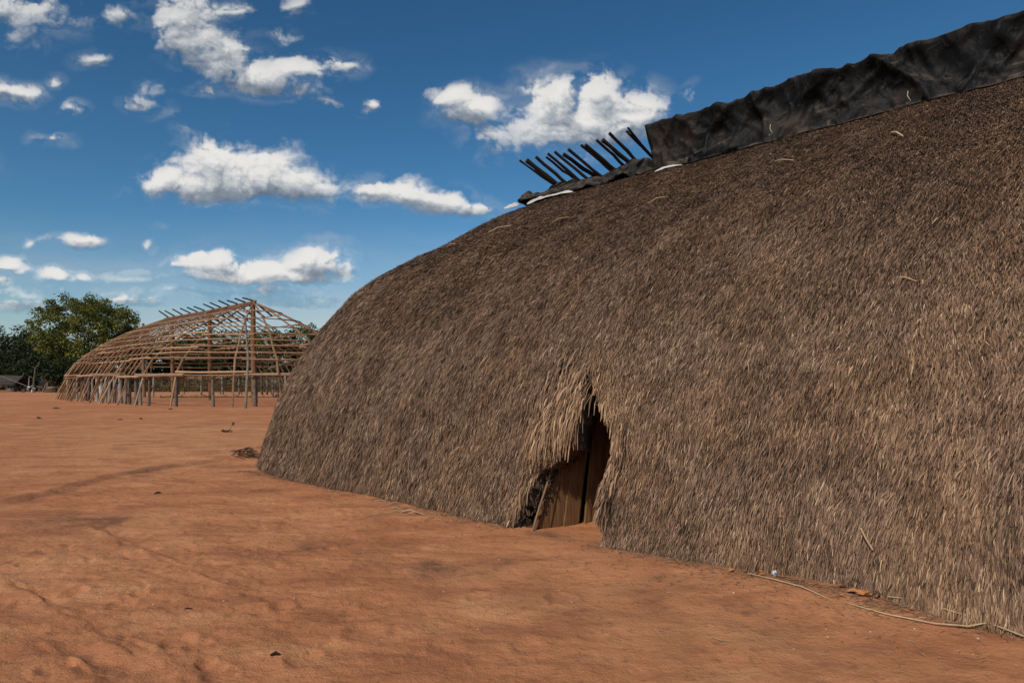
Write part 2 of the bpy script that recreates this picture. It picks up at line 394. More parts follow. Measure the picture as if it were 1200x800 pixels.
# ------------------------------------------------------------------ ground: one sheet to the horizon
def gpts(l): return [gp(*p) for p in l]
TRACK = gpts([(-260, 640), (-120, 612), (0, 590), (60, 575), (120, 559), (180, 548.5), (240, 542), (300, 533)])
RUTS = [gpts([(110, 615), (200, 655), (300, 700), (420, 745)]), gpts([(-60, 645), (0, 668), (92, 722), (150, 760)]), gpts([(-40, 712), (62, 757), (112, 787), (160, 830)]),
        gpts([(150, 742), (200, 765), (245, 795), (270, 830)])]
HW, H0, NW, U0, U1, CAPA = 7.0, 6.035, 5.3, -10.33, 3.0, 6.42      # thatched house: half width, height, wall line, ends of the straight part, end length
def ground_h(x, y):
    x = np.asarray(x, float); y = np.asarray(y, float)
    r = np.hypot(x, y); near = np.exp(-(r/22)**2)
    h = fbm(x*.28, y*.28, 4, 3)*.045*near + fbm(x*.03, y*.03, 3, 5)*.10*np.clip((r-18)/30, 0, 1)*np.clip((400-r)/300, 0, 1)
    h = h + fbm(x*1.4+fbm(x, y, 2, 9)*.8, y*2.0, 4, 11, .62)*.028*near
    sc = np.abs(fbm(x*2.2+3, y*4.2, 3, 21)); left = 1/(1+np.exp((x+1.2)*2))
    h = h - np.clip(.16-sc, 0, 1)*.13*left*near*np.clip(fbm(x*.5, y*.5, 2, 31)+.35, 0, 1)
    d, s = seg_dist(x, y, TRACK); j = fbm(x*3, y*3, 3, 41)
    h = h + np.exp(-((d+j*.09)/.14)**2)*.022*np.clip(.7+j, .1, 1.4) - np.where(s > 0, 1, -1)*np.exp(-(d/.55)**2)*.018*np.tanh(d/.08)
    for k, rt in enumerate(RUTS):
        d, s = seg_dist(x, y, rt); d = d+fbm(x*2.5, y*2.5, 3, 51+k)*.07
        h = h + np.tanh(s*d/.05)*np.exp(-(d/.12)**2)*.017*np.clip(.6+fbm(x*1.5, y*1.5, 2, 61+k), 0, 1.2) - np.exp(-((d-.2)/.11)**2)*.007
    sq = 1-np.abs(fbm(x*3.1+fbm(x*2, y*2, 2, 37)*1.2, y*3.9, 4, 33, .6))*2.2
    h = h + np.clip(sq, 0, 1)**2*.011*near*np.clip(.25+left*.9+fbm(x*.6, y*.6, 2, 35), 0, 1)
    # footprints and scuffs
    for (fx, fy, fr, fd) in SCUFFS:
        q = ((x-fx)**2+((y-fy)*.8)**2)/fr**2
        h = h - fd*np.exp(-q*q)*1.0 + fd*.6*np.exp(-((np.sqrt(q)-1.25)/.3)**2)
    nn = (x+y)*S2; uu = (x-y)*S2
    wall = np.exp(-((nn-NW+.15)/.45)**2)*(uu > -13)*(uu < 6)
    h = h*(1-.75*wall) + wall*.012
    mx, my = gp(985, 692); h = h + .075*np.exp(-(((x-mx)/.75)**2+((y-my)/.55)**2))
    mx, my = gp(740, 668); h = h + .03*np.exp(-(((x-mx)/.9)**2+((y-my)/.5)**2))
    return h
SCUFFS = []
for px, py in [(235,782),(245,770),(225,752),(262,790),(200,745),(60,700),(95,690),(140,705),(120,735),(30,745),(70,775),(160,690),(330,705),(300,660),(420,740),(520,755),(560,700),(610,760),(380,640),(430,700),(700,740),(30,655),(80,640),(180,640),(150,665),(20,700),(350,770),(660,700)]:
    x, y = gp(px+rng.uniform(-9, 9), py+rng.uniform(-5, 5)); SCUFFS.append((x, y, rng.uniform(.05, .12), rng.uniform(.008, .02)))
ang = np.concatenate([np.linspace(-R(52), R(52), 640), np.linspace(R(52), 2*PI-R(52), 66)[1:-1]])
rad = np.concatenate([[.0, .6, 1.2], np.linspace(1.8, 17, 430), np.geomspace(17.1, 4500, 150)])
A, Rr = np.meshgrid(ang, rad); GX = Rr*np.sin(A); GY = Rr*np.cos(A); GZ = ground_h(GX, GY)
GZ[0, :] = GZ[0].mean()
na, nr = len(ang), len(rad)
i, j = np.meshgrid(np.arange(nr-1), np.arange(na), indexing='ij'); j2 = (j+1) % na
F = np.stack([i*na+j, (i+1)*na+j, (i+1)*na+j2, i*na+j2], -1).reshape(-1, 4)[:, ::-1]
stain = np.zeros_like(GX)
d, s = seg_dist(GX, GY, TRACK)
stain += np.exp(-((d-.08*(s > 0))/(.10+.10*np.clip(fbm(GX*.7, GY*.7, 2, 73)+.4, 0, 1)))**2)*np.clip(.38+fbm(GX*.8, GY*.8, 3, 71), 0, 1)*.9
for px, py, rx, ry, w in [(400,640,.5,.16,.7),(365,643,.3,.12,.5),(505,663,.35,.15,.75),(590,662,.28,.14,.8),(165,556,.6,.22,.6),(100,611,.5,.2,.55),(140,608,.35,.1,.6),(885,712,.16,.07,.9),(940,725,.35,.2,.3),(450,603,.45,.1,.5),(520,600,.3,.08,.4),(310,560,.4,.2,.5),(120,480,1.2,.4,.3),(265,546,.4,.15,.8),(290,575,.5,.2,.4),(250,696,.3,.2,.3),(640,700,.4,.2,.25),(760,690,.5,.25,.3),(850,740,.6,.3,.25),(40,610,.5,.2,.3)]:
    x, y = gp(px, py); q = ((GX-x)/rx)**2+((GY-y)/(ry*2.2))**2
    stain += w*np.exp(-q)*np.clip(.5+fbm(GX*3, GY*3, 3, 81)*1.6, 0, 1.2)
nn = (GX+GY)*S2; uu = (GX-GY)*S2
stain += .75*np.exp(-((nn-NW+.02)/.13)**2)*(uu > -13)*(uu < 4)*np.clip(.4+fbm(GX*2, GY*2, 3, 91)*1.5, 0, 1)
r_ = np.hypot(GX, GY)
stain += np.clip(fbm(GX*.35, GY*1.2, 4, 95)-.15, 0, 1)*.5*np.clip((r_-14)/10, 0, 1)
redder = np.clip((r_-24)/16, 0, 1)*np.clip(.35+fbm(GX*.12, GY*.5, 4, 97)*1.3, 0, 1)*np.clip((75-r_)/25, 0, 1)*.8
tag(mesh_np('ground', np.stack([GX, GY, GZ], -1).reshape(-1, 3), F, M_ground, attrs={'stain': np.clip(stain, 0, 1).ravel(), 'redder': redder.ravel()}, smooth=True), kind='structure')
def gz(x, y): return float(ground_h(np.array([x]), np.array([y]))[0])

# ------------------------------------------------------------------ the big thatched house
KZ = np.array([0, .2, .4, .6, .75, .88, 1.0]); KR = np.array([1, .9469, .8510, .6837, .4483, .2426, 0])
def pchip(x, y, t):
    h = np.diff(x); d = np.diff(y)/h; m = np.zeros_like(y)
    for i in range(1, len(x)-1):
        if d[i-1]*d[i] > 0:
            w1 = 2*h[i]+h[i-1]; w2 = h[i]+2*h[i-1]; m[i] = (w1+w2)/(w1/d[i-1]+w2/d[i])
    m[0] = d[0]; m[-1] = d[-1]
    i = np.clip(np.searchsorted(x, t)-1, 0, len(x)-2); s = (t-x[i])/h[i]
    return (2*s**3-3*s**2+1)*y[i]+(s**3-2*s**2+s)*h[i]*m[i]+(-2*s**3+3*s**2)*y[i+1]+(s**3-s**2)*h[i]*m[i+1]
def prof(zf): return pchip(KZ, KR, np.asarray(zf, float))
def hut_un(t, zf, W=HW, H=H0, nc=NW+HW, u0=U0, u1=U1, a=CAPA):
    """t 0-1 near wall (right to left), 1-2 left end, 2-3 far wall, 3-4 right end -> u, n, z"""
    r = prof(zf)
    near = t < 1; far = (t >= 2) & (t < 3); lc = (t >= 1) & (t < 2)
    th = np.where(lc, (t-1)*PI, (t-3)*PI)
    u = np.where(near, u1+(u0-u1)*t, np.where(far, u0+(u1-u0)*(t-2), np.where(lc, u0-a*r*np.sin(th), u1+a*r*np.sin(th))))
    n = np.where(near, nc-W*r, np.where(far, nc+W*r, np.where(lc, nc-W*r*np.cos(th), nc+W*r*np.cos(th))))
    return u, n, zf*H
def hut_xyz(t, zf):
    t = np.asarray(t, float); zf = np.asarray(zf, float)
    u, n, z = hut_un(t, zf)
    return np.stack([(u+n)*S2, (n-u)*S2, z], -1)
def hut_frame(t, zf):
    e = 1e-3
    P = hut_xyz(t, zf); dz = (hut_xyz(t, np.minimum(zf+e, 1))-hut_xyz(t, zf-e)); dt = (hut_xyz(t+e, zf)-hut_xyz(t-e, zf))
    dn = -dz/np.linalg.norm(dz, axis=-1, keepdims=True)          # down the slope
    sd = dt/np.maximum(np.linalg.norm(dt, axis=-1, keepdims=True), 1e-9)
    N_ = np.cross(dn, sd); N_ /= np.maximum(np.linalg.norm(N_, axis=-1, keepdims=True), 1e-9)
    out = P-np.array([*un((U0+U1)/2, NW+HW)[:2], 1.0]); N_ *= np.sign((N_*out).sum(-1, keepdims=True))
    return P, dn, sd, N_
def wall_hit(px, py):                                              # (u, z) on the near wall seen at a pixel
    dx, dz = (px-600)/FP, (HZ-py)/FP
    lo, hi = 3.0, 30.0
    for _ in range(60):
        d = (lo+hi)/2; n = (dx*d+d)*S2; z = EYE+dz*d; zf = min(max(z/H0, 0), 1)
        inset = float(NW+HW-HW*prof(np.array([zf]))[0])
        if n > inset: hi = d
        else: lo = d
    return ((dx*d-d)*S2, EYE+dz*d)
DOOR_PX = [(691,436),(699,452),(706,470),(711,490),(720,508),(722,524),(716,545),(709,562),(703,585),(704,600),(708,625),(709,660),
           (590,650),(601,620),(608,600),(618,576),(629,556),(639,544),(655,540),(668,530),(678,514),(681,490),(684,466)]
DOOR = [wall_hit(*p) for p in DOOR_PX]
print('door u', min(p[0] for p in DOOR), max(p[0] for p in DOOR), 'z', max(p[1] for p in DOOR))
def wall_bump(t, zf, u, z):
    b = fbm(t*14, zf*6, 4, 101)*.09 + fbm(t*45, zf*16, 3, 107)*.035
    ux, zx = wall_hit(655, 500); near = t < 1
    b = b + np.where(near, .10*np.exp(-(((u-ux)/.42)**2+((z-zx)/.38)**2)), 0)      # swell of the lip over the door
    return b*np.clip((1-zf)*8, .15, 1)
hut = empty('thatched_house', un((U0+U1)/2, NW+HW), label='great oval brown thatched house with a small dark doorway in its long wall', cat='house')
hutloc = np.array(hut.location)
# inner shell
tt = np.concatenate([np.linspace(0, 1, 190)[:-1], np.linspace(1, 2, 90)[:-1], np.linspace(2, 3, 30)[:-1], np.linspace(3, 4, 50)])
zz = np.concatenate([[-.03], np.linspace(0, 1, 110)])
T, Z = np.meshgrid(tt, zz)
P, dn, sd, Nn = hut_frame(T.ravel(), np.clip(Z.ravel(), 0, .999)); P[:, 2] = Z.ravel()*H0
u_, n_, z_ = hut_un(T.ravel(), np.clip(Z.ravel(), 0, 1))
P = P + Nn*(wall_bump(T.ravel(), Z.ravel(), u_, z_)-.03)[:, None]
nt, nz_ = len(tt), len(zz)
i, j = np.meshgrid(np.arange(nz_-1), np.arange(nt-1), indexing='ij')
F = np.stack([i*nt+j, i*nt+j+1, (i+1)*nt+j+1, (i+1)*nt+j], -1).reshape(-1, 4)
uc = u_[F].mean(1); zc = z_[F].mean(1); tcn = T.ravel()[F].max(1)
keep = ~(in_poly(uc, zc, DOOR) & (tcn < 1))
shell = mesh_np("thatch_underlayer", P-hutloc, F[keep][:, ::-1], M_core, hut, smooth=True)
so = shell.modifiers.new('thickness', 'SOLIDIFY'); so.thickness = .28; so.offset = 1
# make sure the thickness grows inwards
so.offset = -1

def strands(t, zf, length, width, lift, tint, warm, swirl=None, k_off=0.0, droop=0.0, reject=True):
    n = len(t)
    P, dn, sd, Nn = hut_frame(t, zf)
    u, nn_, z = hut_un(t, zf)
    P = P + Nn*(wall_bump(t, zf, u, z)+k_off)[:, None]
    a = rng.normal(0, 1, n)*(.11+.20*zf) + fbm(t*38, zf*16, 3, 111)*.16 + fbm(t*9, zf*5, 2, 117)*.16
    if swirl is not None: a = a + swirl
    d = dn*np.cos(a)[:, None] + sd*np.sin(a)[:, None]
    side = np.cross(d, Nn); roll = rng.normal(0, .55, n)
    w = side*np.cos(roll)[:, None] + Nn*np.sin(roll)[:, None]
    L = length[:, None]; wd = (width/2)[:, None]; lf = lift[:, None]
    dr = np.zeros((n, 3)); dr[:, 2] = -droop
    A0 = P - Nn*.012; A1 = P + d*L*.5 + Nn*lf*.75 + dr*L*.2; A2 = P + d*L + Nn*lf + dr*L
    A2 = A2 + side*(rng.normal(0, .07, n)*length)[:, None]
    A2[:, 2] = np.maximum(A2[:, 2], rng.uniform(-.04, .035, n))
    if reject:
        um = ((A1[:, 0]-A1[:, 1])*S2); zm = A1[:, 2]; ur = (P[:, 0]-P[:, 1])*S2
        ut = (A2[:, 0]-A2[:, 1])*S2; zt2 = A2[:, 2]
        bad = (in_poly(um, zm, DOOR) | in_poly(ur, P[:, 2], DOOR) | (in_poly(ut, zt2, DOOR) & (zt2 > .95) & (rng.uniform(0, 1, n) < .8))) & (t < 1)
    else: bad = np.zeros(n, bool)
    V = np.stack([A0-w*wd*.7, A0+w*wd*.7, A1-w*wd, A1+w*wd, A2-w*wd*.35, A2+w*wd*.35], 1)
    k = ~bad
    V = V[k].reshape(-1, 3); m = int(k.sum()); b = np.arange(m)*6
    F = np.concatenate([np.stack([b, b+1, b+3, b+2], -1), np.stack([b+2, b+3, b+5, b+4], -1)])
    return V, F, np.repeat(tint[k], 6), np.repeat(warm[k], 6)
def combine(parts):
    Vs, Fs, ts, ws = [], [], [], []; o = 0
    for V, F, a, b in parts: Vs.append(V); Fs.append(F+o); ts.append(a); ws.append(b); o += len(V)
    return np.concatenate(Vs), np.concatenate(Fs), np.concatenate(ts), np.concatenate(ws)
zt = np.linspace(0, 1, 400); Pz = hut_xyz(np.zeros(400), zt); Ls = np.concatenate([[0], np.cumsum(np.linalg.norm(np.diff(Pz, axis=0), axis=1))])
SL = Ls[-1]
def sample_z(n, lo=0, hi=1): return np.interp(rng.uniform(lo, hi, n)*SL, Ls, zt)
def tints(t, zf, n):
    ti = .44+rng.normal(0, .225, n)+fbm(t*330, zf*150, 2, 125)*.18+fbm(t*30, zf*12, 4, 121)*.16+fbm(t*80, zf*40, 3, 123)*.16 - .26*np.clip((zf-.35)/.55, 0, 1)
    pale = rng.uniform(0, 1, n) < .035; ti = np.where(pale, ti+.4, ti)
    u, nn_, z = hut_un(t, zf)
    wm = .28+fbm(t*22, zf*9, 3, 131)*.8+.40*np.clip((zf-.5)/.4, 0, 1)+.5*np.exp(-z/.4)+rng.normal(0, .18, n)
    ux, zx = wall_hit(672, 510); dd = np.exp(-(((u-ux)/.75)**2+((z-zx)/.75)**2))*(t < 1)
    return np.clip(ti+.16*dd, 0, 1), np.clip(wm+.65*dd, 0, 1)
parts = []
def cover(n, t, zf, ls=1.0):
    ti, wm = tints(t, zf, n)
    L = rng.uniform(.06, .15, n)*ls; Wd = rng.uniform(.0042, .0092, n)*ls**.6
    lift = np.abs(rng.normal(.009, .017, n))*(1-.35*np.clip((zf-.6)/.4, 0, 1))
    ux, zx = wall_hit(676, 485); u, _, z = hut_un(t, zf)
    sw = np.where(t < 1, .55*np.exp(-(((u-ux)/.45)**2+((z-zx)/.55)**2))*np.sign(ux-u+.02), 0)
    parts.append(strands(t, zf, L, Wd, lift, ti, wm, swirl=sw, droop=.12))
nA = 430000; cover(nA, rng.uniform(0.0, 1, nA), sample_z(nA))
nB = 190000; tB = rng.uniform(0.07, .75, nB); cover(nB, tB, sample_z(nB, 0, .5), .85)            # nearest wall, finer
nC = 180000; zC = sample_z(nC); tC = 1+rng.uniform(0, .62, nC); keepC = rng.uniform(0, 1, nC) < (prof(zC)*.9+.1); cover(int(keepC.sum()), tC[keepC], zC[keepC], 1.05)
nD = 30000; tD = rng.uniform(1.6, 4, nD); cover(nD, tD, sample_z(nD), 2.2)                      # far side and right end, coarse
# base fringe, and the shaggy lip of the doorway
nE = 16000; cover(nE, rng.uniform(0, 1.5, nE), rng.uniform(.01, .045, nE), 1.15)
def edge_pts(poly, n, spread):
    poly = [wall_hit(*p) for p in poly]; q = np.array(poly); seg = np.linalg.norm(np.diff(q, axis=0), axis=1); c = np.concatenate([[0], np.cumsum(seg)])
    s = rng.uniform(0, c[-1], n); u = np.interp(s, c, q[:, 0]); z = np.interp(s, c, q[:, 1])
    return u+rng.normal(0, spread, n), z+np.abs(rng.normal(0, spread*1.6, n))
def lip(n, poly, spread, lo, hi, koff, warm, lift, rej=False, dz=0):
    u, z = edge_pts(poly, n, spread); z = z+dz
    t = (u-U1)/(U0-U1); zf = np.clip(z/H0, .004, .98); ti, wm = tints(t, zf, n)
    parts.append(strands(t, zf, rng.uniform(lo, hi, n), rng.uniform(.008, .019, n), np.abs(rng.normal(lift, .02, n)), ti, np.clip(wm+warm, 0, 1),
                         k_off=rng.uniform(0, koff, n), droop=.35, reject=rej))
lip(2600, [(677,458),(676,480),(674,494),(664,506),(650,513),(640,516),(632,522)], .07, .11, .27, .10, .22, .03)
lip(1600, [(655,455),(650,470),(640,492),(632,512),(624,530)], .10, .12, .24, .08, .2, .03)
lip(300, [(702,450),(706,462),(707,475),(716,498)], .035, .07, .15, .03, .3, .01, True)
lip(1300, [(724,512),(722,530),(716,555),(710,580),(709,600)], .05, .10, .20, .05, .2, .02, True)
lip(700, [(616,565),(606,588),(598,608)], .04, .08, .2, .04, .25, .02, True)
V, F, ti, wm = combine(parts)
print('thatch strands', len(V)//6)
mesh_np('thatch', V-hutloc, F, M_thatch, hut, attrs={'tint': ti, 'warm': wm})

# door of split planks set back in the opening, and the dark ends of thatch bundles on its left
def inset(z): return HW*(1-float(prof(np.array([z/H0]))[0]))
b0 = Vector((.215, 7.38, 0)); b1 = Vector((1.45, 8.24, 0)); dv = (b1-b0).normalized(); nv = Vector((dv.y, -dv.x, 0))
LB = (b1-b0).length
edges = [0, .155, .235, .42, .63, .715, .80, .90, 1.0, 1.12, 1.25, 1.38, LB]
mb = MB()
for q, (e0, e1) in enumerate(zip(edges[:-1], edges[1:])):
    off = nv*random.uniform(-.02, .03); lean = .19*(1-min(q/4, 1))
    th = .03; zt_ = 1.62+random.uniform(-.05, .1)
    if q == 4: off = nv*-.05
    g0, g1 = e0+.005, e1-.005
    base = [b0+dv*g0+off, b0+dv*g1+off]
    vs = []
    for lvl, fr in ((-.06, 0), (.35, .22), (.8, .5), (1.2, .75), (zt_, 1)):
        for bp, w_ in zip(base, (0, 1)):
            p = bp+dv*(lean*fr*1.55+random.uniform(-.006, .006))+un(0, max(inset(max(lvl, 0))+.05-((bp.x+bp.y)*S2-NW), .02*lvl)+.14*max(lvl, 0)); p.z = lvl
            vs += [p+nv*th*.5, p-nv*th*.5]
    fs = []
    for l_ in range(4):
        a = l_*4; b = a+4
        fs += [(a, a+2, b+2, b), (a+3, a+1, b+1, b+3), (a+1, a, b, b+1), (a+2, a+3, b+3, b+2)]
    fs += [(0, 1, 3, 2), (16, 18, 19, 17)]
    mb.add([v-hut.location for v in vs], fs)
dobj = mb.build('door', M_plank, hut)
mb = MB(); p0 = b0+nv*.05-dv*.03; mb.tube([p0+dv*(.03+.235*z/1.2)+un(0, inset(max(z, 0))-.05, z)-hut.location for z in (-.05, .25, .5, .72)], [.014, .012, .012, .009], 7, jit=.15)
mb.build('door_pole', M_jamb, dobj)
dk = MB(); lt = MB()
for q in range(110):
    f = random.random(); uL, zL = wall_hit(602+(637-602)*f, 616+(548-616)*f)
    uR, zR = wall_hit(619+(641-619)*f, 616+(552-616)*f); g_ = random.random()
    u = uL+(uR-uL)*g_; z = max(zL+random.uniform(-.08, .05), .02); n = NW+inset(z)+random.uniform(.03, .18)+.08*g_
    c = un(u, n, z)-hut.location; L = random.uniform(.06, .13)
    d_ = Vector((random.gauss(-.15, .25), random.gauss(-.7, .2), random.gauss(-.25, .3))).normalized(); c = c-d_*L*.6
    dk.tube([c, c+d_*L*.5, c+d_*L], [random.uniform(.005, .012)]*3, 7, jit=.2)
dk.build('bundle_end', M_charcoal, hut)

# rafter tips crossing above the ridge
STK = [(609,188,640,210,.022),(617,188,653,217,.052),(628,184,664,215,.034),(640,184,672,209,.026),(642,180,679,212,.030),(650,178,689,210,.030),(660,181,697,206,.040),(666,175,701,204,.034),
       (681,170,716,200,.026),(686,170,720,199,.040),(699,164,731,194,.028),(706,164,740,193,.040),(714,156,747,190,.030),(736,154,762,182,.055)]
def ridge_ray(px, n):   # point on the vertical plane n = const above a pixel column: depth
    return n/((px-600)/FP+1)/S2
for k, (tx, ty, bx, by, r) in enumerate(STK):
    nB_ = NW+HW+.05; nT = NW+HW-.80
    d0 = ridge_ray(bx, nB_); p0 = at(bx, by, d0); d1 = ridge_ray(tx, nT); p1 = at(tx, ty, d1)
    p0 = p0+(p0-p1)*.25
    mid = (p0+p1)/2+Vector((random.uniform(-.02, .02), 0, random.uniform(-.025, .015)))
    mb = MB()
    if k == 13:
        for q in range(7):
            o = Vector((random.uniform(-.05, .05), random.uniform(-.03, .03), random.uniform(-.06, .06)))
            mb.tube([p0-hut.location+o*.3, mid-hut.location+o*.6, p1-hut.location+o*1.2], [.022, .022, .024], 6, jit=.1)
    else: r *= 1.2; kn = Vector((random.uniform(-.012, .012), 0, random.uniform(-.012, .012))); mb.tube([p0-hut.location, p0.lerp(p1, .35)+kn-hut.location, mid-kn*.6-hut.location, p0.lerp(p1, .8)+kn*.4-hut.location, p1-hut.location], [r, r*.92, r*1.0, r*.86, r*random.uniform(.75, 1.0)], 8, jit=.16)
    mb.build('ridge_pole', M_dark, hut)
# loose straws lying on the slope
mb = MB()
for px, py, dx, dy, th in [(905,192,26,-2,.006),(1045,157,14,5,.009),(1050,328,26,5,.006),(930,222,-10,8,.004),(760,240,24,-8,.006),(600,265,-26,8,.007),(648,262,20,-6,.005),(1010,620,14,26,.006),(560,440,14,-22,.005),(525,290,10,-3,.007),(1120,380,3,22,.005)]:
    for q in range(1):
        mb = MB()
        u0_, z0_ = wall_hit(px, py+q*3); u1_, z1_ = wall_hit(px+dx, py+dy-q*2)
        def wp(u, z, o):
            zf = min(z/H0, .99); n = NW+HW-HW*float(prof(np.array([zf]))[0]); return un(u, n-o, z+o*.6)-hut.location
        mb.tube([wp(u0_, z0_, .02), wp((u0_+u1_)/2, (z0_+z1_)/2, .06), wp(u1_, z1_, .03)], th*1.2, 5)
        mb.build('loose_straw', M_stick, hut)

# ------------------------------------------------------------------ tarpaulin over the ridge, draped on the rafter tips
def ucol(px): # u on the ridge plane at pixel column
    X = (px-600)/FP; d = ridge_ray(px, NW+HW); return (X-1)*d*S2
UT0 = ucol(770); UT1 = U1+.6
nu, nv_ = 420, 64
us = np.linspace(UT0, UT1, nu); sv_ = np.linspace(0, 1, nv_)
UU, SS = np.meshgrid(us, sv_, indexing='ij')
H1 = 1.0+.13*fbm(us*.55, us*0, 2, 201)+.05*np.abs(fbm(us*1.9, us*0+4, 2, 203))
H1 = np.interp(us, [UT0, ucol(800), ucol(840), ucol(872), ucol(900), ucol(945), ucol(1010), ucol(1080), ucol(1130), ucol(1200), UT1], [1.10, 1.04, 1.03, .98, 1.04, 1.13, 1.0, 1.03, 1.03, .99, 1.0])*(1+.03*np.abs(fbm(us*2.2, us*0, 3, 205)))
Hh = H1[:, None]
# section: near skirt on the thatch, up the face, over the top, down the far side
sn = np.array([0, .06, .12, .30, .42, .50, .58, .72, .90, 1.0]); 
ksn = np.array([-.62, -.52, -.47, -.33, -.46, -.10, .25, .42, .55, .8]); ksz = np.array([-.20, -.10, .0, .46, .90, 1.0, .93, .5, .0, -.25])
Nof = np.interp(SS, sn, ksn); Zof = np.interp(SS, sn, ksz)
Zof = np.where(Zof > 0, Zof*Hh, Zof)
face = np.clip(np.sin(np.clip((SS-.04)/.52, 0, 1)*PI), 0, 1)
ph = UU*1.0+(Zof*.35)+fbm(UU*.8, Zof*1.2, 3, 211)*.9
fold = (1-np.abs(fbm(ph*1.5, Zof*.5, 3, 213))*3.2)
fold2 = (1-np.abs(fbm(UU*2.6-Zof*1.3, Zof*1.4+UU*.4, 3, 217))*3.0)
crump = fbm(UU*1.1, Zof*1.5, 5, 219, .5)
disp = face*(.04*np.clip(1-np.abs(fbm(ph*.8, Zof*.4, 2, 213))*4.5, -.3, 1)+.05*np.clip(1-np.abs(fbm(UU*1.5-Zof*1.6, Zof*1.0+UU*.4, 2, 217))*5, -.25, 1)*1.5+.045*np.clip(1-np.abs(fbm(UU*2.3+Zof*2.0, Zof*1.6-UU*.5, 2, 218))*6, -.2, 1)+.07*crump)
for px, leanv, s_, amp in [(845,.15,.10,.16),(905,-.10,.08,.15),(940,.35,.09,.17),(1080,-.55,.12,.22),(1000,.5,.10,.14),(785,-.3,.07,.10),(875,.5,.08,.12),(1040,.35,.09,.13),(1115,-.4,.08,.15),(1180,.3,.1,.15),(970,-.25,.07,.09),(800,.3,.1,.12),(1150,.4,.16,.15)]:
    uc_ = ucol(px)+leanv*1.6*(Zof-.3)+.06*np.sin(Zof*5+px); disp = disp+face*amp*(.75 if px in (845, 905, 940, 1080) else .30)*np.exp(-np.abs((UU-uc_)/(s_*.8))**1.3)-face*amp*.3*np.exp(-((UU-uc_-.30)/.2)**2)
Nof = Nof - np.where(SS < .5, disp, -disp*.6); Zof = Zof+disp*np.where(SS > .4, .08, .04)+.03*crump*(SS < .12)
Zof = Zof + (.10*np.clip(fbm(us*2.0, us*0+9, 3, 223), -1, 1)[:, None])*(SS < .13)
skirt = .16*fbm(us*1.3, us*0+2, 3, 227)[:, None]*np.clip((.16-SS)/.16, 0, 1); Nof = Nof-skirt
# gather the open left end
ge = np.clip(1-(UU-UT0)/.5, 0, 1); UU2 = UU+ge*.22*np.clip(1-Zof, 0, 1)*(Zof > .02)+.03*crump*face
# keep the skirt lying on the roof surface
cN = NW+HW+Nof; rr = np.clip(np.abs(Nof)/HW, 0, 1); zfs = np.interp(rr.ravel(), prof(zt)[::-1], zt[::-1]).reshape(rr.shape)
surf = zfs*H0+.035+wall_bump(np.clip((UU-U1)/(U0-U1), 0, 1), zfs, UU, zfs*H0)
base_z = 5.98
ZZ = np.where(SS < .125, np.maximum(surf, surf+Zof*0+.02*crump), np.maximum(base_z+Zof-.08, surf))
ZZ = np.where(SS > .9, surf, ZZ)
PX = np.stack([(UU2+cN)*S2, (cN-UU2)*S2, ZZ], -1)
i, j = np.meshgrid(np.arange(nu-1), np.arange(nv_-1), indexing='ij')
F = np.stack([i*nv_+j, (i+1)*nv_+j, (i+1)*nv_+j+1, i*nv_+j+1], -1).reshape(-1, 4)
tp = empty('tarpaulin', un((UT0+UT1)/2, NW+HW, 6.0), label='long creased black tarpaulin draped over the ridge of the thatched house', cat='tarpaulin')
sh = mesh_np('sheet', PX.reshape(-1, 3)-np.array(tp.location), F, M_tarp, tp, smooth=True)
m_ = sh.modifiers.new('thickness', 'SOLIDIFY'); m_.thickness = .008
# closing flap at the left end
mb = MB(); row = PX[0]; top = row[8:46]
cen = un(UT0+.03, NW+HW, 5.9)
rows = []
for f in np.linspace(0, 1, 9):
    rr_ = []
    for k, p in enumerate(top):
        q = Vector(p); c = Vector((cen.x, cen.y, q.z*.0+6.0)); w = q.lerp(c, f); w += un(.02*math.sin(f*PI)+.05*math.sin(k*.9+f*3), 0)*1.0*math.sin(min(f*2, 1)*PI/2)
        rr_.append(w-tp.location)
    rows.append(rr_)
nK = len(top)
mb.add([v for r_0 in rows for v in r_0], [(a*nK+b, a*nK+b+1, (a+1)*nK+b+1, (a+1)*nK+b) for a in range(8) for b in range(nK-1)], True)
mb.build('end_flap', M_tarp, tp)
for px, py, q in [(903,152,0),(1064,113,2)]:
    d = ridge_ray(px, NW+HW-.62); p = at(px, py-6, d); mb = MB()
    mb.tube([p-tp.location, p+Vector((-.02, -.02, -.08))-tp.location, p+Vector((.02, -.05, -.17))-tp.location, p+Vector((-.04, -.03, -.2))-tp.location], .006, 5)
    mb.build('tie_cord', M_pebble, tp)
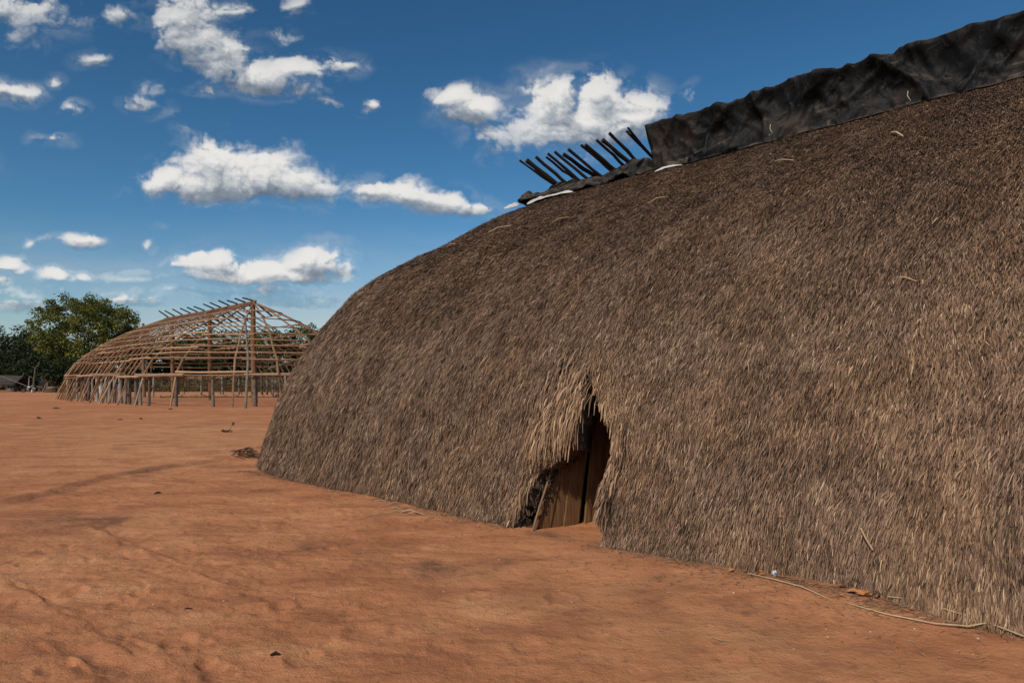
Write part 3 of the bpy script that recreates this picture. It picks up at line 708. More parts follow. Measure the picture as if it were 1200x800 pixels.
# low crumpled sheet around the rafter tips, with white sheeting peeping out
def scrap(name, pxs, z_up, wn, matl, seed, n0=.0, thick=.006, cr=.20):
    ua, ub = ucol(pxs[0]), ucol(pxs[1]); nU, nV = 110, 26
    U_, V_ = np.meshgrid(np.linspace(ua, ub, nU), np.linspace(-1, 1, nV), indexing='ij')
    en = np.clip(np.minimum(U_-ua, ub-U_)/.25, 0, 1)**.6
    wv_ = wn*(1+.35*fbm(U_*2.0, V_*0, 3, seed)); No = n0+V_*wv_*en
    rr_ = np.clip(np.abs(No)/HW, 0, 1); zf_ = np.interp(rr_.ravel(), prof(zt)[::-1], zt[::-1]).reshape(rr_.shape)
    zz_ = zf_*H0+.02+np.clip(1-V_**2, 0, 1)*z_up*en*(1+.5*fbm(U_*1.8, V_, 3, seed+1))+cr*en*(.45+fbm(U_*1.6+.7*fbm(U_, V_, 2, seed+4), V_*1.1, 4, seed+2, .6))
    n_c = NW+HW+No; Pq = np.stack([(U_+n_c)*S2, (n_c-U_)*S2, zz_], -1)
    i, j = np.meshgrid(np.arange(nU-1), np.arange(nV-1), indexing='ij')
    F = np.stack([i*nV+j, (i+1)*nV+j, (i+1)*nV+j+1, i*nV+j+1], -1).reshape(-1, 4)
    o = mesh_np(name, Pq.reshape(-1, 3), F, matl, smooth=True)
    m = o.modifiers.new('thickness', 'SOLIDIFY'); m.thickness = thick
    return o
tag(scrap('ridge_sheet', (612, 775), .17, .42, M_tarp, 301), label='low crumpled dark sheet wrapped round the feet of the crossing rafter tips', cat='plastic sheet')
tag(scrap('cloth_scrap', (596, 612), .05, .30, M_cloth, 311, -.15, cr=.06), label='small white scrap of sheeting at the far left end of the roof ridge', cat='sheeting')
tag(scrap('cloth_scrap', (634, 688), .03, .17, M_cloth, 313, -.50, cr=.06), label='white strip of sheeting under the dark sheet below the rafter tips', cat='sheeting')
tag(scrap('cloth_scrap', (790, 822), .03, .10, M_cloth, 315, -.72, cr=.06), label='white strip of sheeting under the left corner of the black tarpaulin', cat='sheeting')

# ------------------------------------------------------------------ the bare timber frame of a second house
FR = empty('house_frame', (-22, 58, 0), label='unfinished oval house frame of bare brown poles on grey posts, not yet thatched', cat='house frame')
fo = FR.location.copy()
FN, FU0, FU1, FW, FH, FA = 23.3, -71.2, -51.6, 8.4, 7.75, 9.6
fz = np.array([0, .27, .40, .52, .64, .78, .90, 1.0]); fr_ = np.array([1.075, .975, .90, .79, .645, .43, .215, 0])
def fprof(zf): return float(pchip(fz, fr_, np.array([zf]))[0])
def fpt(kind, s, zf, dr=0.0):
    r = fprof(zf)+dr; z = zf*FH
    if kind == 'near': return un(s, FN-FW*r, z)
    if kind == 'far': return un(s, FN+FW*r, z)
    if kind == 'rcap': return un(FU1+FA*r*math.sin(s), FN-FW*r*math.cos(s), z)
    return un(FU0-FA*r*math.sin(s), FN-FW*r*math.cos(s), z)
def pole(name, pts, rad, m, n=7, jit=.1): 
    mb = MB(); mb.tube([Vector(p)-fo for p in pts], rad, n, jit=jit); return mb.build(name, m, FR)
ZR = [0, .12, .27, .40, .52, .64, .78, .90, 1.0]
def rib(kind, s, mt, r0=.062, over=0):
    j1, j2 = random.uniform(-.10, .10), random.uniform(-.05, .05)
    pts = [fpt(kind, s+(j1*.6*(1-z) if kind in ('near', 'far') else j2*.3*(1-z)), z)+Vector((random.uniform(-.05, .05), random.uniform(-.05, .05), 0)) for z in ZR]
    # two overlapping lengths as in the photo: a foot stake and the bent rafter
    pole('rafter', pts[2:], [r0*(1-.35*i/6) for i in range(7)], mt)
    ft = [pts[0]+Vector((random.uniform(-.25, .25), random.uniform(-.2, .2), -.1)), pts[1], pts[2], pts[3]+Vector((random.uniform(-.1, .1), 0, 0))]
    ft[1] = ft[0].lerp(ft[2], .45)
    pole('brace', ft, r0*.72, random.choice([M_pole, M_post, M_trunkpole, M_trunkpole]))
ns = 16
for k in range(ns+1):
    s = FU0+(FU1-FU0)*k/ns
    if k < 16: rib('near', s+random.uniform(-.15, .15), M_pole)
    if k < 14: rib('far', s+random.uniform(-.15, .15), M_pole)
for th in (8, 28, 50, 74, 100, 126, 150): rib('rcap', R(th+random.uniform(-4, 4)), M_pole, .085)
for th in (12, 28, 44, 62, 80, 100, 122, 145, 165): rib('lcap', R(th+random.uniform(-3, 3)), M_pole, .07)
for k in range(12):      # extra leaning braces on the left part of the long side
    s = FU0+(FU1-FU0)*(k+random.uniform(-.2, .2))/15; a = fpt('near', s+random.uniform(-.5, .5), 0, random.uniform(-.02, .05)); b = fpt('near', s, .27, .01); c = fpt('near', s+random.uniform(-.1, .3), random.choice([.27, .40, .40]), .015)
    pole('brace', [a-Vector((0, 0, .1)), a.lerp(b, .5), b, c+Vector((0, 0, .1))], .048, random.choice([M_pole, M_rail, M_trunkpole]))
# posts under the ring beam
def post_path():
    out = []
    for k in range(17): out.append(('near', FU0+(FU1-FU0)*k/16))
    for th in range(9, 180, 18): out.append(('rcap', R(th)))
    for k in range(17): out.append(('far', FU1+(FU0-FU1)*k/16))
    for th in range(170, 5, -17): out.append(('lcap', R(th)))
    return out
for kind, s in post_path():
    b = fpt(kind, s+(random.uniform(-.2, .2) if kind in ('near', 'far') else 0), .27, -.02); rr_ = random.uniform(.09, .15)
    pole('post', [Vector((b.x+random.uniform(-.06, .06), b.y, -.15)), Vector((b.x+random.uniform(-.03, .03), b.y, 1.1)), Vector((b.x, b.y, .27*FH+random.uniform(0, .15)))], [rr_, rr_*.95, rr_*.88], M_post, 9)
# rings of rails
def rail_ring(zf, r, m, skip=()):
    segs = [('near', FU0+(FU1-FU0)*a/5, FU0+(FU1-FU0)*(a+1)/5) for a in range(5)] + [('rcap', PI*a/6, PI*(a+1)/6) for a in range(6)] + \
           [('far', FU0+(FU1-FU0)*a/5, FU0+(FU1-FU0)*(a+1)/5) for a in range(5)] + [('lcap', PI*a/6, PI*(a+1)/6) for a in range(6)]
    for kind, a, b in segs:
        dz = random.uniform(-.018, .018); e = (b-a)*random.uniform(.02, .16)
        pts = [fpt(kind, a-e+(b-a+2*e)*f, zf+dz+random.uniform(-.004, .004), .012) for f in (0, .33, .66, 1)]
        pole('rail', pts, [r*random.uniform(.8, 1.15) for _ in pts], m)
rail_ring(.27, .075, M_rail)
rail_ring(.256, .05, M_rail)
for zf in (.405, .52, .635): rail_ring(zf, .065, M_rail)
def lath_ring(zf, r):   # the upper laths are single long pieces
    for kind, a, b in [('near', FU0, FU1), ('rcap', 0, PI/2), ('rcap', PI/2, PI), ('far', FU0, FU1), ('lcap', 0, PI/2), ('lcap', PI/2, PI)]:
        pts = [fpt(kind, a+(b-a)*f, zf+random.uniform(-.004, .004), .01) for f in np.linspace(0, 1, 7)]
        pole('lath', pts, [r*random.uniform(.8, 1.1) for _ in pts], M_rail)
for zf in (.46, .58, .71, .80, .89): lath_ring(zf, .05)
pole('ridge_beam', [un(FU0-.3, FN, FH+.02), un((FU0+FU1)/2, FN, FH-.03), un(FU1+.3, FN, FH+.04)], [.09, .1, .1], M_trunkpole)
for px, r in ((297, .21), (246, .19), (202, .17), (168, .16)):
    X = (px-600)/FP; d = FN/(X+1)/S2; x = X*d
    pole('centre_post', [(x+.1, d, -.2), (x, d, 3.5), (x-.03, d, FH-.05)], [r*1.1, r, r*.85], M_trunkpole, 12, .05)
# grey stake up front and a grey pole leaning inside
X = (287-600)/FP; d = 41.5; pole('stake', [(X*d+.03, d, -.1), (X*d, d+.5, 3), (X*(d+1.8)+.03, d+1.8, 5.6)], [.08, .07, .05], M_post, 8)
pole('stake', [at(315, 432, 60), at(347, 422, 62)], .09, M_post, 7)
# dark rafter tips crossing the ridge
for tx, ty in [(186,364),(193,364),(202,362),(211,361),(219,360),(227,359),(238,356),(246,354.5),(256,352),(266,352),(275,349.6),(284,348.7)]:
    X = (tx-600)/FP; nT = FN-.85; d = nT/(X+1)/S2; p1 = at(tx, ty, d)
    uT = (p1.x-p1.y)*S2; p0 = un(uT+random.uniform(-.1, .1), FN+1.6, FH-.95); pm = un(uT, FN, FH+.12)
    p1 = Vector((p1.x, p1.y, p1.z))
    pole('rafter_tip', [p0, pm, p1], [.07, .065, .055], M_dark)
tag((lambda mb: (mb.tube([(-36, 70, .12), (-29, 69.3, .16), (-21.5, 68.4, .12)], [.16, .15, .13], 8, jit=.08), mb.build('fallen_log', M_rail))[1])(MB()),
    label='long pale log lying on the ground across the far side of the bare frame', cat='log')

# ------------------------------------------------------------------ trees
def leaves(cent, rad_, n_per, size, flat=.8, tint_base=None):
    """clumps of leaf quads -> V, F, tint"""
    n = len(cent)*n_per
    ci = np.repeat(np.arange(len(cent)), n_per)
    dirs = rng.normal(size=(n, 3)); dirs /= np.linalg.norm(dirs, axis=1, keepdims=True)
    rr = rad_[ci]*rng.uniform(0, 1, n)**.45
    P = cent[ci]+dirs*rr[:, None]*np.array([1, 1, flat])
    a = rng.normal(size=(n, 3)); a /= np.linalg.norm(a, axis=1, keepdims=True)
    b = np.cross(a, rng.normal(size=(n, 3))); b /= np.linalg.norm(b, axis=1, keepdims=True)
    s = (size*rng.uniform(.6, 1.4, n))[:, None]
    V = np.stack([P-a*s, P+b*s*.45, P+a*s, P-b*s*.45], 1).reshape(-1, 3)
    F = np.arange(n*4).reshape(-1, 4)
    base = rng.uniform(.25, .75, len(cent)) if tint_base is None else tint_base
    t = np.clip(base[ci]+rng.normal(0, .16, n), 0, 1)
    return V, F, np.repeat(t, 4)
def tree(x, y, h, w, lm, label, cat='tree', name='tree', group=None, low=.25, nc=60, per=70, leaf=.22, lopsided=0.0, clump=.16, seed=0, extra=None, full=0):
    t = empty(name, (x, y, gz(x, y)), label=label, cat=cat, group=group)
    lr = np.random.default_rng(seed+100)
    # crown clumps: fill an uneven dome, denser at its skin
    C = []
    while len(C) < nc:
        p = lr.uniform(-1, 1, 3); q = np.linalg.norm(p)
        if q > 1 or q < .35*lr.uniform(0, 1.4): continue
        az = math.atan2(p[1], p[0]); lim = .82+.18*math.sin(az*3+seed)+.10*math.sin(p[2]*7+seed*2)
        if full: lim = .93+.05*math.sin(az*4+seed)+.05*math.sin(p[2]*6); p[2] = p[2] if p[2] < 0 else p[2]**.8
        if q > lim: continue
        C.append((p[0]*w/2+lopsided*p[2]*w*.1, p[1]*w/2, h*(low+(1-low)*(p[2]*.5+.5))))
    C = np.array(C); rad_ = lr.uniform(.6, 1.3, nc)*w*clump*.62
    C[:, 2] = np.minimum(C[:, 2], h-rad_*.7)
    tb = np.clip(lr.uniform(.15, .8, nc), 0, 1)
    V, F, ti = leaves(C, rad_, per, leaf, .75, tb)
    if extra is not None:
        V2, F2, t2 = leaves(extra[0]-np.array([x, y, 0]), extra[1], per, leaf, .7); F = np.concatenate([F, F2+len(V)]); V = np.concatenate([V, V2]); ti = np.concatenate([ti, t2])
    mb = MB(); r0 = .022*h+.05
    mb.tube([(0, 0, -.3), (.05*w*.2, 0, h*low*.8), (0, .02*w, h*(low+.2))], [r0*1.25, r0, r0*.75], 9, jit=.06)
    for k in range(9):
        c = C[(k*7) % nc]; st = Vector((0, .01*w, h*(low*.7+.1*(k % 4)/3)))
        e = Vector(c); md = st.lerp(e, .5)+Vector((0, 0, -.04*h)); mb.tube([st, md, e], [r0*.55, r0*.36, r0*.12], 6, jit=.08)
    mb.build('trunk', M_bark, t)
    mesh_np('crown', V, F, lm, t, attrs={'tint': ti})
    return t
# big rounded tree
d = 118.0
tree((101-600)/FP*d, d, 17.0, 17.2, L_round, 'large rounded yellow-green tree standing left behind the bare house frame', low=.12, nc=420, per=80, leaf=.215, seed=4, clump=.115, full=1)
tree((154-600)/FP*121, 121, 12.6, 6.9, L_round, 'thin loose-leaved tree between the large rounded tree and the house frame', low=.25, nc=60, per=50, leaf=.22, seed=8, clump=.14)
dk_spec = [(8, 379, 122, 12, 21), (-30, 372, 126, 13, 22), (45, 386, 128, 11, 23), (28, 398, 119, 10, 24), (-75, 385, 122, 13, 25)]
dk_lab = ['dark green tree at the left edge of the photo behind the low shelter', 'tall dark tree just beyond the left edge of the photo', 'dark tree filling the gap between the left edge tree and the rounded tree',
          'low dark bushy tree behind the leaning forked post', 'dark broad tree far out beyond the left edge of the photo']
for (px, ty, d, w, sd_), lb in zip(dk_spec, dk_lab):
    tree((px-600)/FP*d, d, EYE+(HZ-ty)/FP*d, w, L_dark, lb, low=.05, nc=110, per=70, leaf=.22, seed=sd_, clump=.17, group='dark trees on the left')
bush_spec = [(14, 424, 117, 8), (52, 412, 112, 8), (76, 418, 110, 8), (92, 426, 110, 7), (64, 432, 108, 6), (36, 426, 112, 7), (110, 428, 104, 6), (130, 432, 106, 6), (150, 430, 108, 6)]
bl_ = ['dark bush rising behind the roof of the low shelter', 'dark bush under the left side of the rounded tree', 'dark bush below the rounded tree, just left of the house frame', 'dark bush directly behind the leftmost posts of the house frame',
       'small dark bush in front of the rounded tree, above the dry grass', 'dark bush behind the parked motorcycle', 'dark bush behind the left part of the frame, third from its left end', 'low dark bush behind the left posts of the frame, right of two like it', 'dark bush behind the frame under the thin loose-leaved tree']
for k, ((px, ty, d, w), lb) in enumerate(zip(bush_spec, bl_)):
    tree((px-600)/FP*d, d, EYE+(HZ-ty)/FP*d, w, L_dark, lb, cat='bush', name='bush', low=.0, nc=70, per=60, leaf=.20, seed=40+k, clump=.18, group='dark bushes under the trees')
# woodland behind the frame: one row of individual trees
row_labels = ['behind the left shoulder of the frame', 'behind the frame left of its grey posts', 'behind the third ridge rafter tip', 'behind the middle left of the frame', 'behind the second centre post', 'seen through the middle of the frame',
              'seen through the frame left of its tallest post', 'directly behind the tallest post', 'seen through the frame right of its tallest post', 'behind the right slope of the frame', 'showing above the right slope of the frame beside the thatched house', 'hidden mostly by the edge of the thatched house', 'beyond the thatched house', 'farther right beyond the thatched house']
for k, lb in enumerate(row_labels):
    px = 172+k*18+random.uniform(-3, 3); d = 128+random.uniform(-6, 14); ty = [390, 388, 392, 390, 386, 385, 384, 386, 384, 380, 378, 377, 380, 384][k]
    tree((px-600)/FP*d, d, EYE+(HZ-ty)/FP*d, random.uniform(7.5, 9.5), L_mid if k % 3 else L_dark, 'green woodland tree '+lb, low=.08, nc=75, per=55, leaf=.26, seed=60+k, clump=.19, group='woodland trees behind the frame')
# undergrowth masses nobody could count
def scrub(name, px0, px1, d0, d1, hmin, hmax, n, m, label, kindmat):
    X = rng.uniform(0, 1, n); D = rng.uniform(d0, d1, n); x = (px0+(px1-px0)*X-600)/FP*D
    hh = (hmin+(hmax-hmin)*np.clip(.5+fbm(x*.35, D*.35, 3, 401), 0, 1)); z = rng.uniform(0, 1, n)**1.3*hh
    C = np.stack([x, D, z], -1); V, F, ti = leaves(C, np.full(n, .35), 9, .13, .9)
    return tag(mesh_np(name, V, F, m, attrs={'tint': ti}), label=label, kind='stuff', cat=kindmat)
scrub('undergrowth', -120, 700, 122, 136, 1.5, 6.5, 9000, L_dark, 'dark tangled undergrowth at the foot of the far woodland', 'undergrowth')
scrub('dry_scrub', 48, 520, 104, 121, .4, 2.9, 9000, L_dry, 'dry brownish scrub and grass behind the bare house frame', 'scrub')
scrub('dry_grass', 54, 86, 99, 105, .2, 1.3, 700, L_dry, 'dry yellow-green grass patch left of the house frame', 'grass')

# ------------------------------------------------------------------ things at the far left
sx, sy = at(8, 447, 106).x, 106.0
sh_ = empty('shelter', (sx, sy, 0), label='low dark open shelter with grey thatched roof at the left edge', cat='shelter')
mb = MB()
for q in range(2):
    s_ = 1 if q else -1
    vs = [(-6, -1.9*0, 2.75), (2.6, 0, 2.5), (3.1, s_*2.6, 1.25), (-6.5, s_*2.6, 1.3)]; nrm = Vector((0, -s_*.4, -.9))*.22
    lo = [Vector(v)+nrm for v in vs]; mb.add([Vector(v) for v in vs]+lo, [(0, 1, 2, 3), (7, 6, 5, 4), (0, 4, 5, 1), (1, 5, 6, 2), (2, 6, 7, 3), (3, 7, 4, 0)])
for q in range(260):
    x = random.uniform(-6.3, 3.0); mb.tube([(x, -2.55, 1.32), (x+random.uniform(-.1, .1), -2.68, 1.0+random.uniform(-.15, .15))], .035, 4)
mb.build('roof', M_shroof, sh_)
for x, y in ((-5.5, -2), (-.9, -2.3), (2.4, -2), (-5.5, 2), (2.4, 2)):
    mb = MB(); mb.tube([(x+.25, y-.2, -.1), (x, y, 1.7)], [.1, .08], 7, jit=.1); mb.build('post', M_post, sh_)
mb = MB(); mb.tube([(-1.0, -2.9, 2.3), (1.5, -2.9, 2.35), (5.0, -2.6, .9)], .06, 6); mb.build('roof_pole', M_post, sh_)
def obj_at(px, d): return ((px-600)/FP*d, d, 0)
mb = MB(); c = (0, 0, 0); mb.tube([(0, 0, 0), (0, 0, .1), (0, 0, .55), (0, 0, .62)], [.5, .62, .72, .66], 16); o = mb.build('basin', M_metal); o.location = obj_at(14, 104.5); tag(o, label='round grey metal basin standing on the ground under the low shelter', cat='basin')
# forked post
mb = MB(); mb.tube([(.15, 0, -.2), (0, 0, 1.2), (.12, 0, 2.4), (.25, 0, 3.6)], [.17, .15, .12, .09], 8, jit=.1); mb.tube([(.25, 0, 3.5), (.55, 0, 3.95), (.9, 0, 4.3)], [.08, .06, .04], 6); mb.tube([(.25, 0, 3.5), (.0, 0, 3.75), (-.3, 0, 3.8)], [.05, .04, .03], 6)
mb.tube([(.1, -.05, 2.0), (-.3, -.1, 2.25), (-.5, -.1, 2.45)], [.07, .07, .06], 6)
o = mb.build('forked_post', M_post); o.location = obj_at(39.5, 101); tag(o, label='tall crooked grey forked post standing beside the motorcycle', cat='post')
mb = MB(); mb.tube([(0, 0, -.1), (.05, 0, 1.5), (.12, 0, 2.4)], [.11, .1, .08], 7, jit=.1); o = mb.build('upright_stake', M_post); o.location = obj_at(33.6, 103); tag(o, label='shorter grey stake standing just left of the forked post', cat='stake')
# motorcycle
mc = empty('motorcycle', obj_at(33, 99.5), R(15), label='small white and dark motorcycle parked beside the crooked forked post', cat='motorcycle')
for x in (-.65, .65):
    mb = MB(); mb.torus((x, 0, .31), .26, .055); w = mb.build('wheel', M_rubber, mc)
    mb = MB(); mb.torus((x, 0, .31), .20, .02, m=6); mb.tube([(x, -.06, .31), (x, .06, .31)], .05, 8)
    for k in range(6): a = k*PI/3; mb.tube([(x, 0, .31), (x+.2*math.cos(a), 0, .31+.2*math.sin(a))], .008, 4)
    mb.build('rim', M_metal, w)
mb = MB(); mb.blob((.12, 0, .80), (.26, .13, .14)); mb.build('fuel_tank', M_white, mc)
mb = MB(); mb.blob((-.35, 0, .82), (.36, .12, .07)); mb.build('seat', M_rubber, mc)
mb = MB(); mb.blob((0, 0, .42), (.22, .14, .18)); mb.tube([(0, .12, .35), (-.3, .15, .28), (-.85, .16, .36)], .04, 7); mb.build('engine', M_metal, mc)
mb = MB(); mb.tube([(.65, .07, .31), (.42, .07, 1.0)], .025, 6); mb.tube([(.65, -.07, .31), (.42, -.07, 1.0)], .025, 6); mb.tube([(.42, 0, .9), (0, 0, .7), (-.3, 0, .6), (-.65, 0, .31)], .03, 6); mb.build('chassis', M_metal, mc)
mb = MB(); mb.tube([(.30, -.36, 1.08), (.40, -.12, 1.02), (.40, .12, 1.02), (.30, .36, 1.08)], .018, 6); mb.build('handlebar', M_rubber, mc)
mb = MB(); mb.blob((.50, 0, .92), (.09, .09, .11), jit=0); mb.build('headlight', M_white, mc)
mb = MB(); mb.tube([(.95, 0, .55), (.70, 0, .64), (.45, 0, .55)], .05, 6); mb.build('fender', M_white, mc)
# bench, leaning stakes, sack and slab
bn = empty('bench', obj_at(47.5, 100), label='dark wooden bench just right of the crooked forked post', cat='bench')
mb = MB(); mb.box((0, 0, .88), (1.0, .5, .09)); mb.build('seat', M_trunkpole, bn)
for x in (-.28, .3):
    mb = MB(); mb.tube([(x, 0, -.05), (x*1.05, 0, .85)], .07, 7, jit=.1); mb.build('leg', M_trunkpole, bn)
ch = empty('chair', obj_at(48, 102), R(20), label='dark blue chair standing behind the wooden bench', cat='chair')
mb = MB(); mb.box((0, 0, .9), (.5, .5, .06)); mb.build('seat', M_bluepaint, ch)
mb = MB(); mb.box((0, .24, 1.4), (.5, .05, .7)); mb.build('backrest', M_bluepaint, ch)
for x in (-.22, .22):
    for y in (-.22, .22): mb = MB(); mb.tube([(x, y, 0), (x, y, .88)], .025, 6); mb.build('leg', M_metal, ch)
for k, (px, dx, lb) in enumerate([(52, .5, 'thin pale stake leaning right of the wooden bench'), (55.2, .1, 'upright thin stake beside the leaning one at the grass edge')]):
    mb = MB(); mb.tube([(-dx*.5, 0, -.05), (dx*.5, 0, 1.45)], [.07, .05], 6, jit=.1); o = mb.build('stake', M_post); o.location = obj_at(px, 99.5); tag(o, label=lb, cat='stake')
mb = MB(); mb.blob((0, 0, .72), (.55, .4, .10)); o = mb.build('pale_slab', M_stick); o.location = obj_at(60, 98.5); tag(o, label='pale flat slab lying on a low earth heap by the dry grass', cat='slab')
mb = MB(); mb.blob((0, 0, .1), (.9, .6, .6)); o = mb.build('earth_heap', M_core); o.location = obj_at(60, 98.6); tag(o, label='low brown earth heap under the pale slab', cat='heap')
mb = MB(); mb.blob((0, 0, .2), (.13, .13, .25), jit=.15); o = mb.build('white_sack', M_white); o.location = obj_at(37.6, 98.4); tag(o, label='small white sack at the foot of the crooked forked post', cat='sack')
for px, py, w, lb in [(118.5, 452, .40, 'white drum seen between the leftmost posts of the frame'), (135.5, 452.5, .30, 'smaller pale drum right of the white drum behind the frame posts')]:
    mb = MB(); d = 84; mb.tube([(0, 0, 0), (0, 0, .03), (0, 0, 1.02), (0, 0, 1.08)], [w*.95, w, w, w*.9], 14); o = mb.build('drum', M_white); o.location = ((px-600)/FP*d, d, .15); tag(o, label=lb, cat='drum')

# ------------------------------------------------------------------ small things on the ground near the house
def on(px, py, dz=0.0):
    x, y = gp(px, py); return Vector((x, y, gz(x, y)+dz))
def gpole(name, pts, r, m, label, cat, n=6):
    mb = MB(); mb.tube([on(px, py, dz+r0) for (px, py, dz), r0 in zip(pts, r)], r, n, jit=.1); return tag(mb.build(name, m), label=label, cat=cat)
gpole('palm_stalk', [(876,682,.02),(905,690,.01),(940,701,.012),(975,712,.0)], [.003,.005,.006,.004], M_stick, 'short dry palm stalk lying on the mound left of the orange leaves', 'stalk')
gpole('palm_stalk', [(995,716,.005),(1040,727,.008),(1095,737,.012),(1135,741,.02),(1170,740,.05),(1215,749,.03)], [.003,.005,.005,.006,.005,.004], M_stick, 'long dry palm stalk curving along the foot of the thatch at right', 'stalk')
gpole('palm_stalk', [(1040,713,.03),(1075,717,.04),(1110,730,.06),(1150,738,.04),(1200,752,.02)], [.004,.006,.006,.007,.005], M_stick, 'thin bent stalk lying against the thatch edge above the long stalk', 'stalk')
gpole('twig', [(834,747,.003),(846,752,.006),(856,754,.003)], [.003,.003,.002], M_stick, 'tiny pale twig on bare dirt in the lower right of the yard', 'twig')
gpole('twig', [(317,769,.004),(323,767.5,.006),(328,768,.004)], [.006,.010,.005], M_char, 'short black stick fragment near the bottom edge of the yard', 'twig')
gpole('twig', [(181,578,.004),(185,577,.008),(189,577,.006)], [.008,.014,.006], M_char, 'small black twig on bright dirt below the worn track', 'twig')
gpole('twig', [(216,711,.003),(220,711,.004),(225,712,.003)], [.003,.005,.003], M_char, 'little dark twig on the lower left dirt', 'twig')
# dry twig heap at the left foot of the house
th_ = MB()
for q in range(60):
    c = on(288+random.gauss(0, 7), 535+random.gauss(0, 2.2), random.uniform(.01, .12)); a = random.uniform(0, PI); L = random.uniform(.08, .30)
    dv_ = Vector((math.cos(a), math.sin(a)*.6, random.gauss(0, .22)))*L*.5
    th_.tube([c-dv_, c+Vector((0, 0, .02)), c+dv_], random.uniform(.004, .011), 5)
tag(th_.build('twig_heap', M_twig), label='heap of dark dry twigs at the left foot of the thatched house', cat='twigs')
# small weed on the open dirt
wd = empty('weed', on(266, 506), label='lone small green weed on open dirt left of the thatched house', cat='weed')
C = np.array([[rng.normal(-.03, .08), rng.normal(0, .06), rng.uniform(.02, .08)] for _ in range(14)]+[[.19+.01*k, 0, .26+.02*k] for k in range(3)])
V, F, ti = leaves(C, np.full(len(C), .05), 9, .03, .8); mesh_np('foliage', V, F, L_mid, wd, attrs={'tint': ti})
mb = MB(); mb.tube([(0, 0, 0), (.10, 0, .10), (.20, 0, .30)], .005, 5); mb.build('stem', M_twig, wd)
for k, (px, py, s, lb) in enumerate([(45,490,.07,'small dark weed tuft at left, in front of the motorcycle'), (65,478,.10,'low green tuft just left of the frame foot poles'), (165,491,.06,'small tuft on the dirt below the frame posts'), (140,492,.05,'tiny tuft left of another below the frame posts'), (200,479.5,.07,'dark tuft close to the foot of the frame poles')]):
    C = np.array([[rng.normal(0, s), rng.normal(0, s*.6), rng.uniform(.01, s)] for _ in range(14)]); V, F, ti = leaves(C, np.full(14, s*.5), 10, s*.28, .8)
    o = mesh_np('weed_tuft', V, F, L_mid if k == 1 else L_dry, attrs={'tint': ti*.5}); o.location = on(px, py); tag(o, label=lb, cat='weed')
# dead orange leaves along the foot of the wall
def leaf_obj(s):
    vs = []; nL = 6
    for a in range(nL+1):
        f = a/nL; w = math.sin(f*PI)**.7*.28*s; z = .18*s*math.sin(f*PI*1.1)
        vs += [(f*s-.5*s, -w, z+.12*s), (f*s-.5*s, 0, z), (f*s-.5*s, w, z+.10*s)]
    fs = []
    for a in range(nL):
        for b in (0, 1): fs.append((a*3+b, a*3+b+1, (a+1)*3+b+1, (a+1)*3+b))
    mb = MB(); mb.add(vs, fs, True); return mb
protos = None
spots = [(random.uniform(978, 1035), 0) for _ in range(17)]+[(random.uniform(1100, 1200), 0) for _ in range(12)]+[(random.uniform(855, 900), 0) for _ in range(5)]
lp = leaf_obj(.066).build('dead_leaf', M_leaf_dead)
tag(lp, label='curled orange dead leaf lying against the foot of the right-hand thatch', cat='leaf', group='dead leaves along the thatch foot')
def foot(px): return HZ+.213*(px+198)
for k, (px, _) in enumerate(spots):
    o = lp if k == 0 else link(lp.copy())
    py = foot(px)+random.uniform(-1, 5); p = on(px, py, .012); o.location = p
    o.rotation_euler = (random.uniform(-.5, .5), random.uniform(-.4, .4), random.uniform(0, 6.28)); s = random.uniform(.6, 1.25); o.scale = (s, s, s)
# straw litter left of the door
litter = [(445,588),(450,594),(464,597),(468,600),(474,603),(487,603),(505,608),(512,609),(461,592),(480,601)]
st0 = None
for k, (px, py) in enumerate(litter):
    if k == 0:
        mb = MB(); mb.tube([(-.09, 0, .01), (0, .01, .03), (.1, -.01, .008)], [.004, .006, .003], 5); st0 = mb.build('straw_piece', M_stick)
        tag(st0, label='pale straw fragment fallen at the foot of the thatch left of the doorway', cat='straw', group='straw litter left of the doorway'); o = st0
    else: o = link(st0.copy())
    o.location = on(px, py+1, .005); o.rotation_euler = (0, 0, random.uniform(-.6, .9)); s = random.uniform(.5, 1.3); o.scale = (s, s*random.uniform(1, 2.2), s)
mb = MB(); mb.blob((0, 0, .012), (.02, .015, .013), 7, 5, .2); pb0 = mb.build('pebble', M_pebble)
tag(pb0, label='tiny pale pebble lying loose on the red dirt yard', cat='pebble', group='pebbles scattered on the dirt')
peb = [(150,690),(104,693),(345,700),(402,625),(180,706),(390,583),(585,570+85),(700,714),(670,706),(655,690),(968,737),(970,745),(1072,740),(1020,742),(1146,750),(768,674),(340,583),(262,703),(115,697),(1140,765),(930,760),(300,648),(520,690),(470,578),(386,575),(860,700),(745,708),(560,735)]
for k, (px, py) in enumerate(peb):
    if HZ+.213*(px+198) > py and px > 300: py = foot(px)+random.uniform(4, 20)
    o = pb0 if k == 0 else link(pb0.copy()); o.location = on(px, py, -.002); o.rotation_euler = (0, 0, random.uniform(0, 6)); s = random.uniform(.25, .6); o.scale = (s, s, s*.8)
# crumpled wrapper
wr = empty('wrapper', on(908, foot(908)+2), label='small crumpled white wrapper with blue print at the foot of the thatch', cat='wrapper')
mb = MB(); mb.blob((0, 0, .022), (.020, .014, .023), 8, 6, .4); mb.build('foil', M_white, wr)
mb = MB(); mb.torus((.0, -.015, .022), .007, .003, n=10, m=5); mb.build('print', M_label, wr)

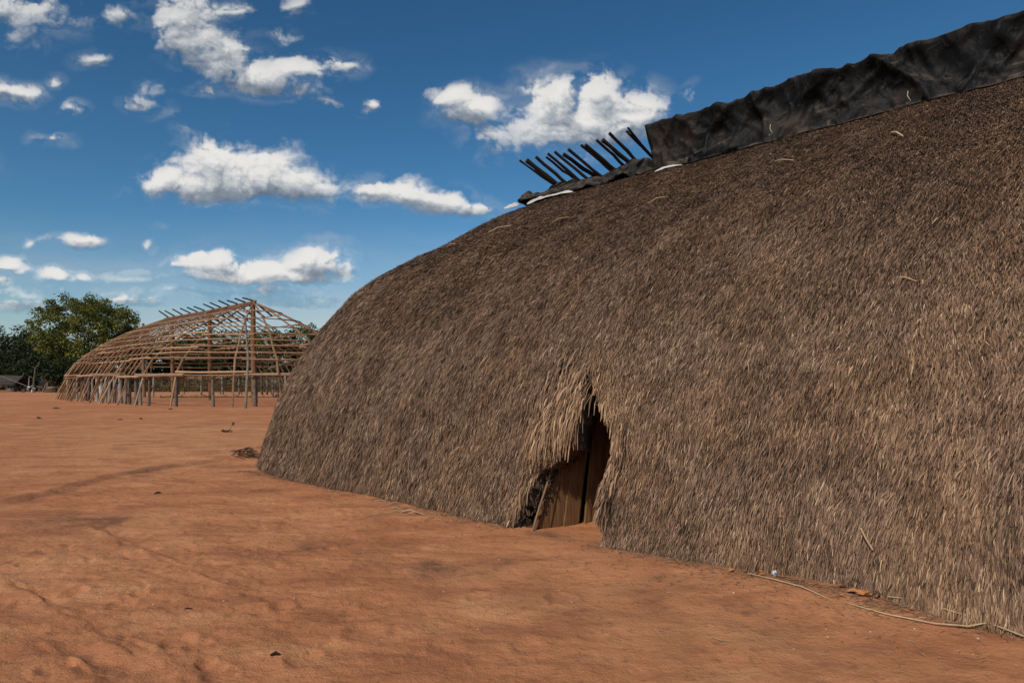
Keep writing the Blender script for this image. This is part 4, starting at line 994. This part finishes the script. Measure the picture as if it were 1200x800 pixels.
# fallen straw along the foot of the wall, and grit on the dirt: nobody could count these
def flat_bits(name, X, Y, L, W, m, attrs=None, lift=.012):
    n = len(X); a = rng.uniform(0, PI, n); Z = ground_h(X, Y)+.003
    P = np.stack([X, Y, Z], -1); d = np.stack([np.cos(a), np.sin(a), rng.normal(0, .08, n)], -1)*(L/2)[:, None]; w = np.stack([-np.sin(a), np.cos(a), rng.normal(0, .3, n)], -1)*(W/2)[:, None]
    up = np.zeros((n, 3)); up[:, 2] = rng.uniform(0, lift, n)
    V = np.stack([P-d, P-w+up, P+d, P+w+up], 1).reshape(-1, 3)
    return mesh_np(name, V, np.arange(n*4).reshape(-1, 4), m, attrs=attrs)
nS = 9000; uS = rng.uniform(-12, 2.5, nS); nS_ = NW-.02-np.abs(rng.normal(0, .10, nS))-rng.uniform(0, 1, nS)**6*.8
keepS = (fbm(uS*1.3, nS_*2, 3, 601)+rng.uniform(-.5, .5, nS) > .05) & ~((uS > -5.3) & (uS < -4.2)); uS = uS[keepS]; nS_ = nS_[keepS]
o = flat_bits('straw_litter', (uS+nS_)*S2, (nS_-uS)*S2, rng.uniform(.02, .11, len(uS)), rng.uniform(.003, .009, len(uS)), M_thatch, attrs=None)
for an, lo, hi in (('tint', .3, 1), ('warm', .5, 1)):
    a = o.data.attributes.new(an, 'FLOAT', 'POINT'); a.data.foreach_set('value', np.repeat(rng.uniform(lo, hi, len(uS)), 4).astype(np.float32))
tag(o, label='thin scatter of fallen straw bits on the dirt along the foot of the thatch', kind='stuff', cat='straw')
nG = 5200; rG = 3.2+rng.uniform(0, 1, nG)**1.2*13; aG = rng.uniform(-R(40), R(40), nG); xG = rG*np.sin(aG); yG = rG*np.cos(aG)
k = ((xG+yG)*S2 < NW-.05) & (fbm(xG*.9, yG*.9, 3, 611)+rng.uniform(-.4, .4, nG) > .0); xG = xG[k]; yG = yG[k]; n = len(xG)
q = rng.uniform(.002, .006, n); zG = ground_h(xG, yG); c = np.stack([xG, yG, zG], -1)
off = np.array([[1, 0, -.3], [-.5, .87, -.3], [-.5, -.87, -.3], [0, 0, .9]]); V = (c[:, None]+off[None]*q[:, None, None]*rng.uniform(.6, 1.4, (n, 4, 1))).reshape(-1, 3)
b = np.arange(n)[:, None]*4; F = np.concatenate([b+np.array([[0, 1, 3]]), b+np.array([[1, 2, 3]]), b+np.array([[2, 0, 3]])])
tag(mesh_np('grit', V, F, simple('grit', (.16, .07, .035), (.55, .33, .20), 3)), label='fine grit and crumbs of earth strewn over the dirt yard', kind='stuff', cat='grit')
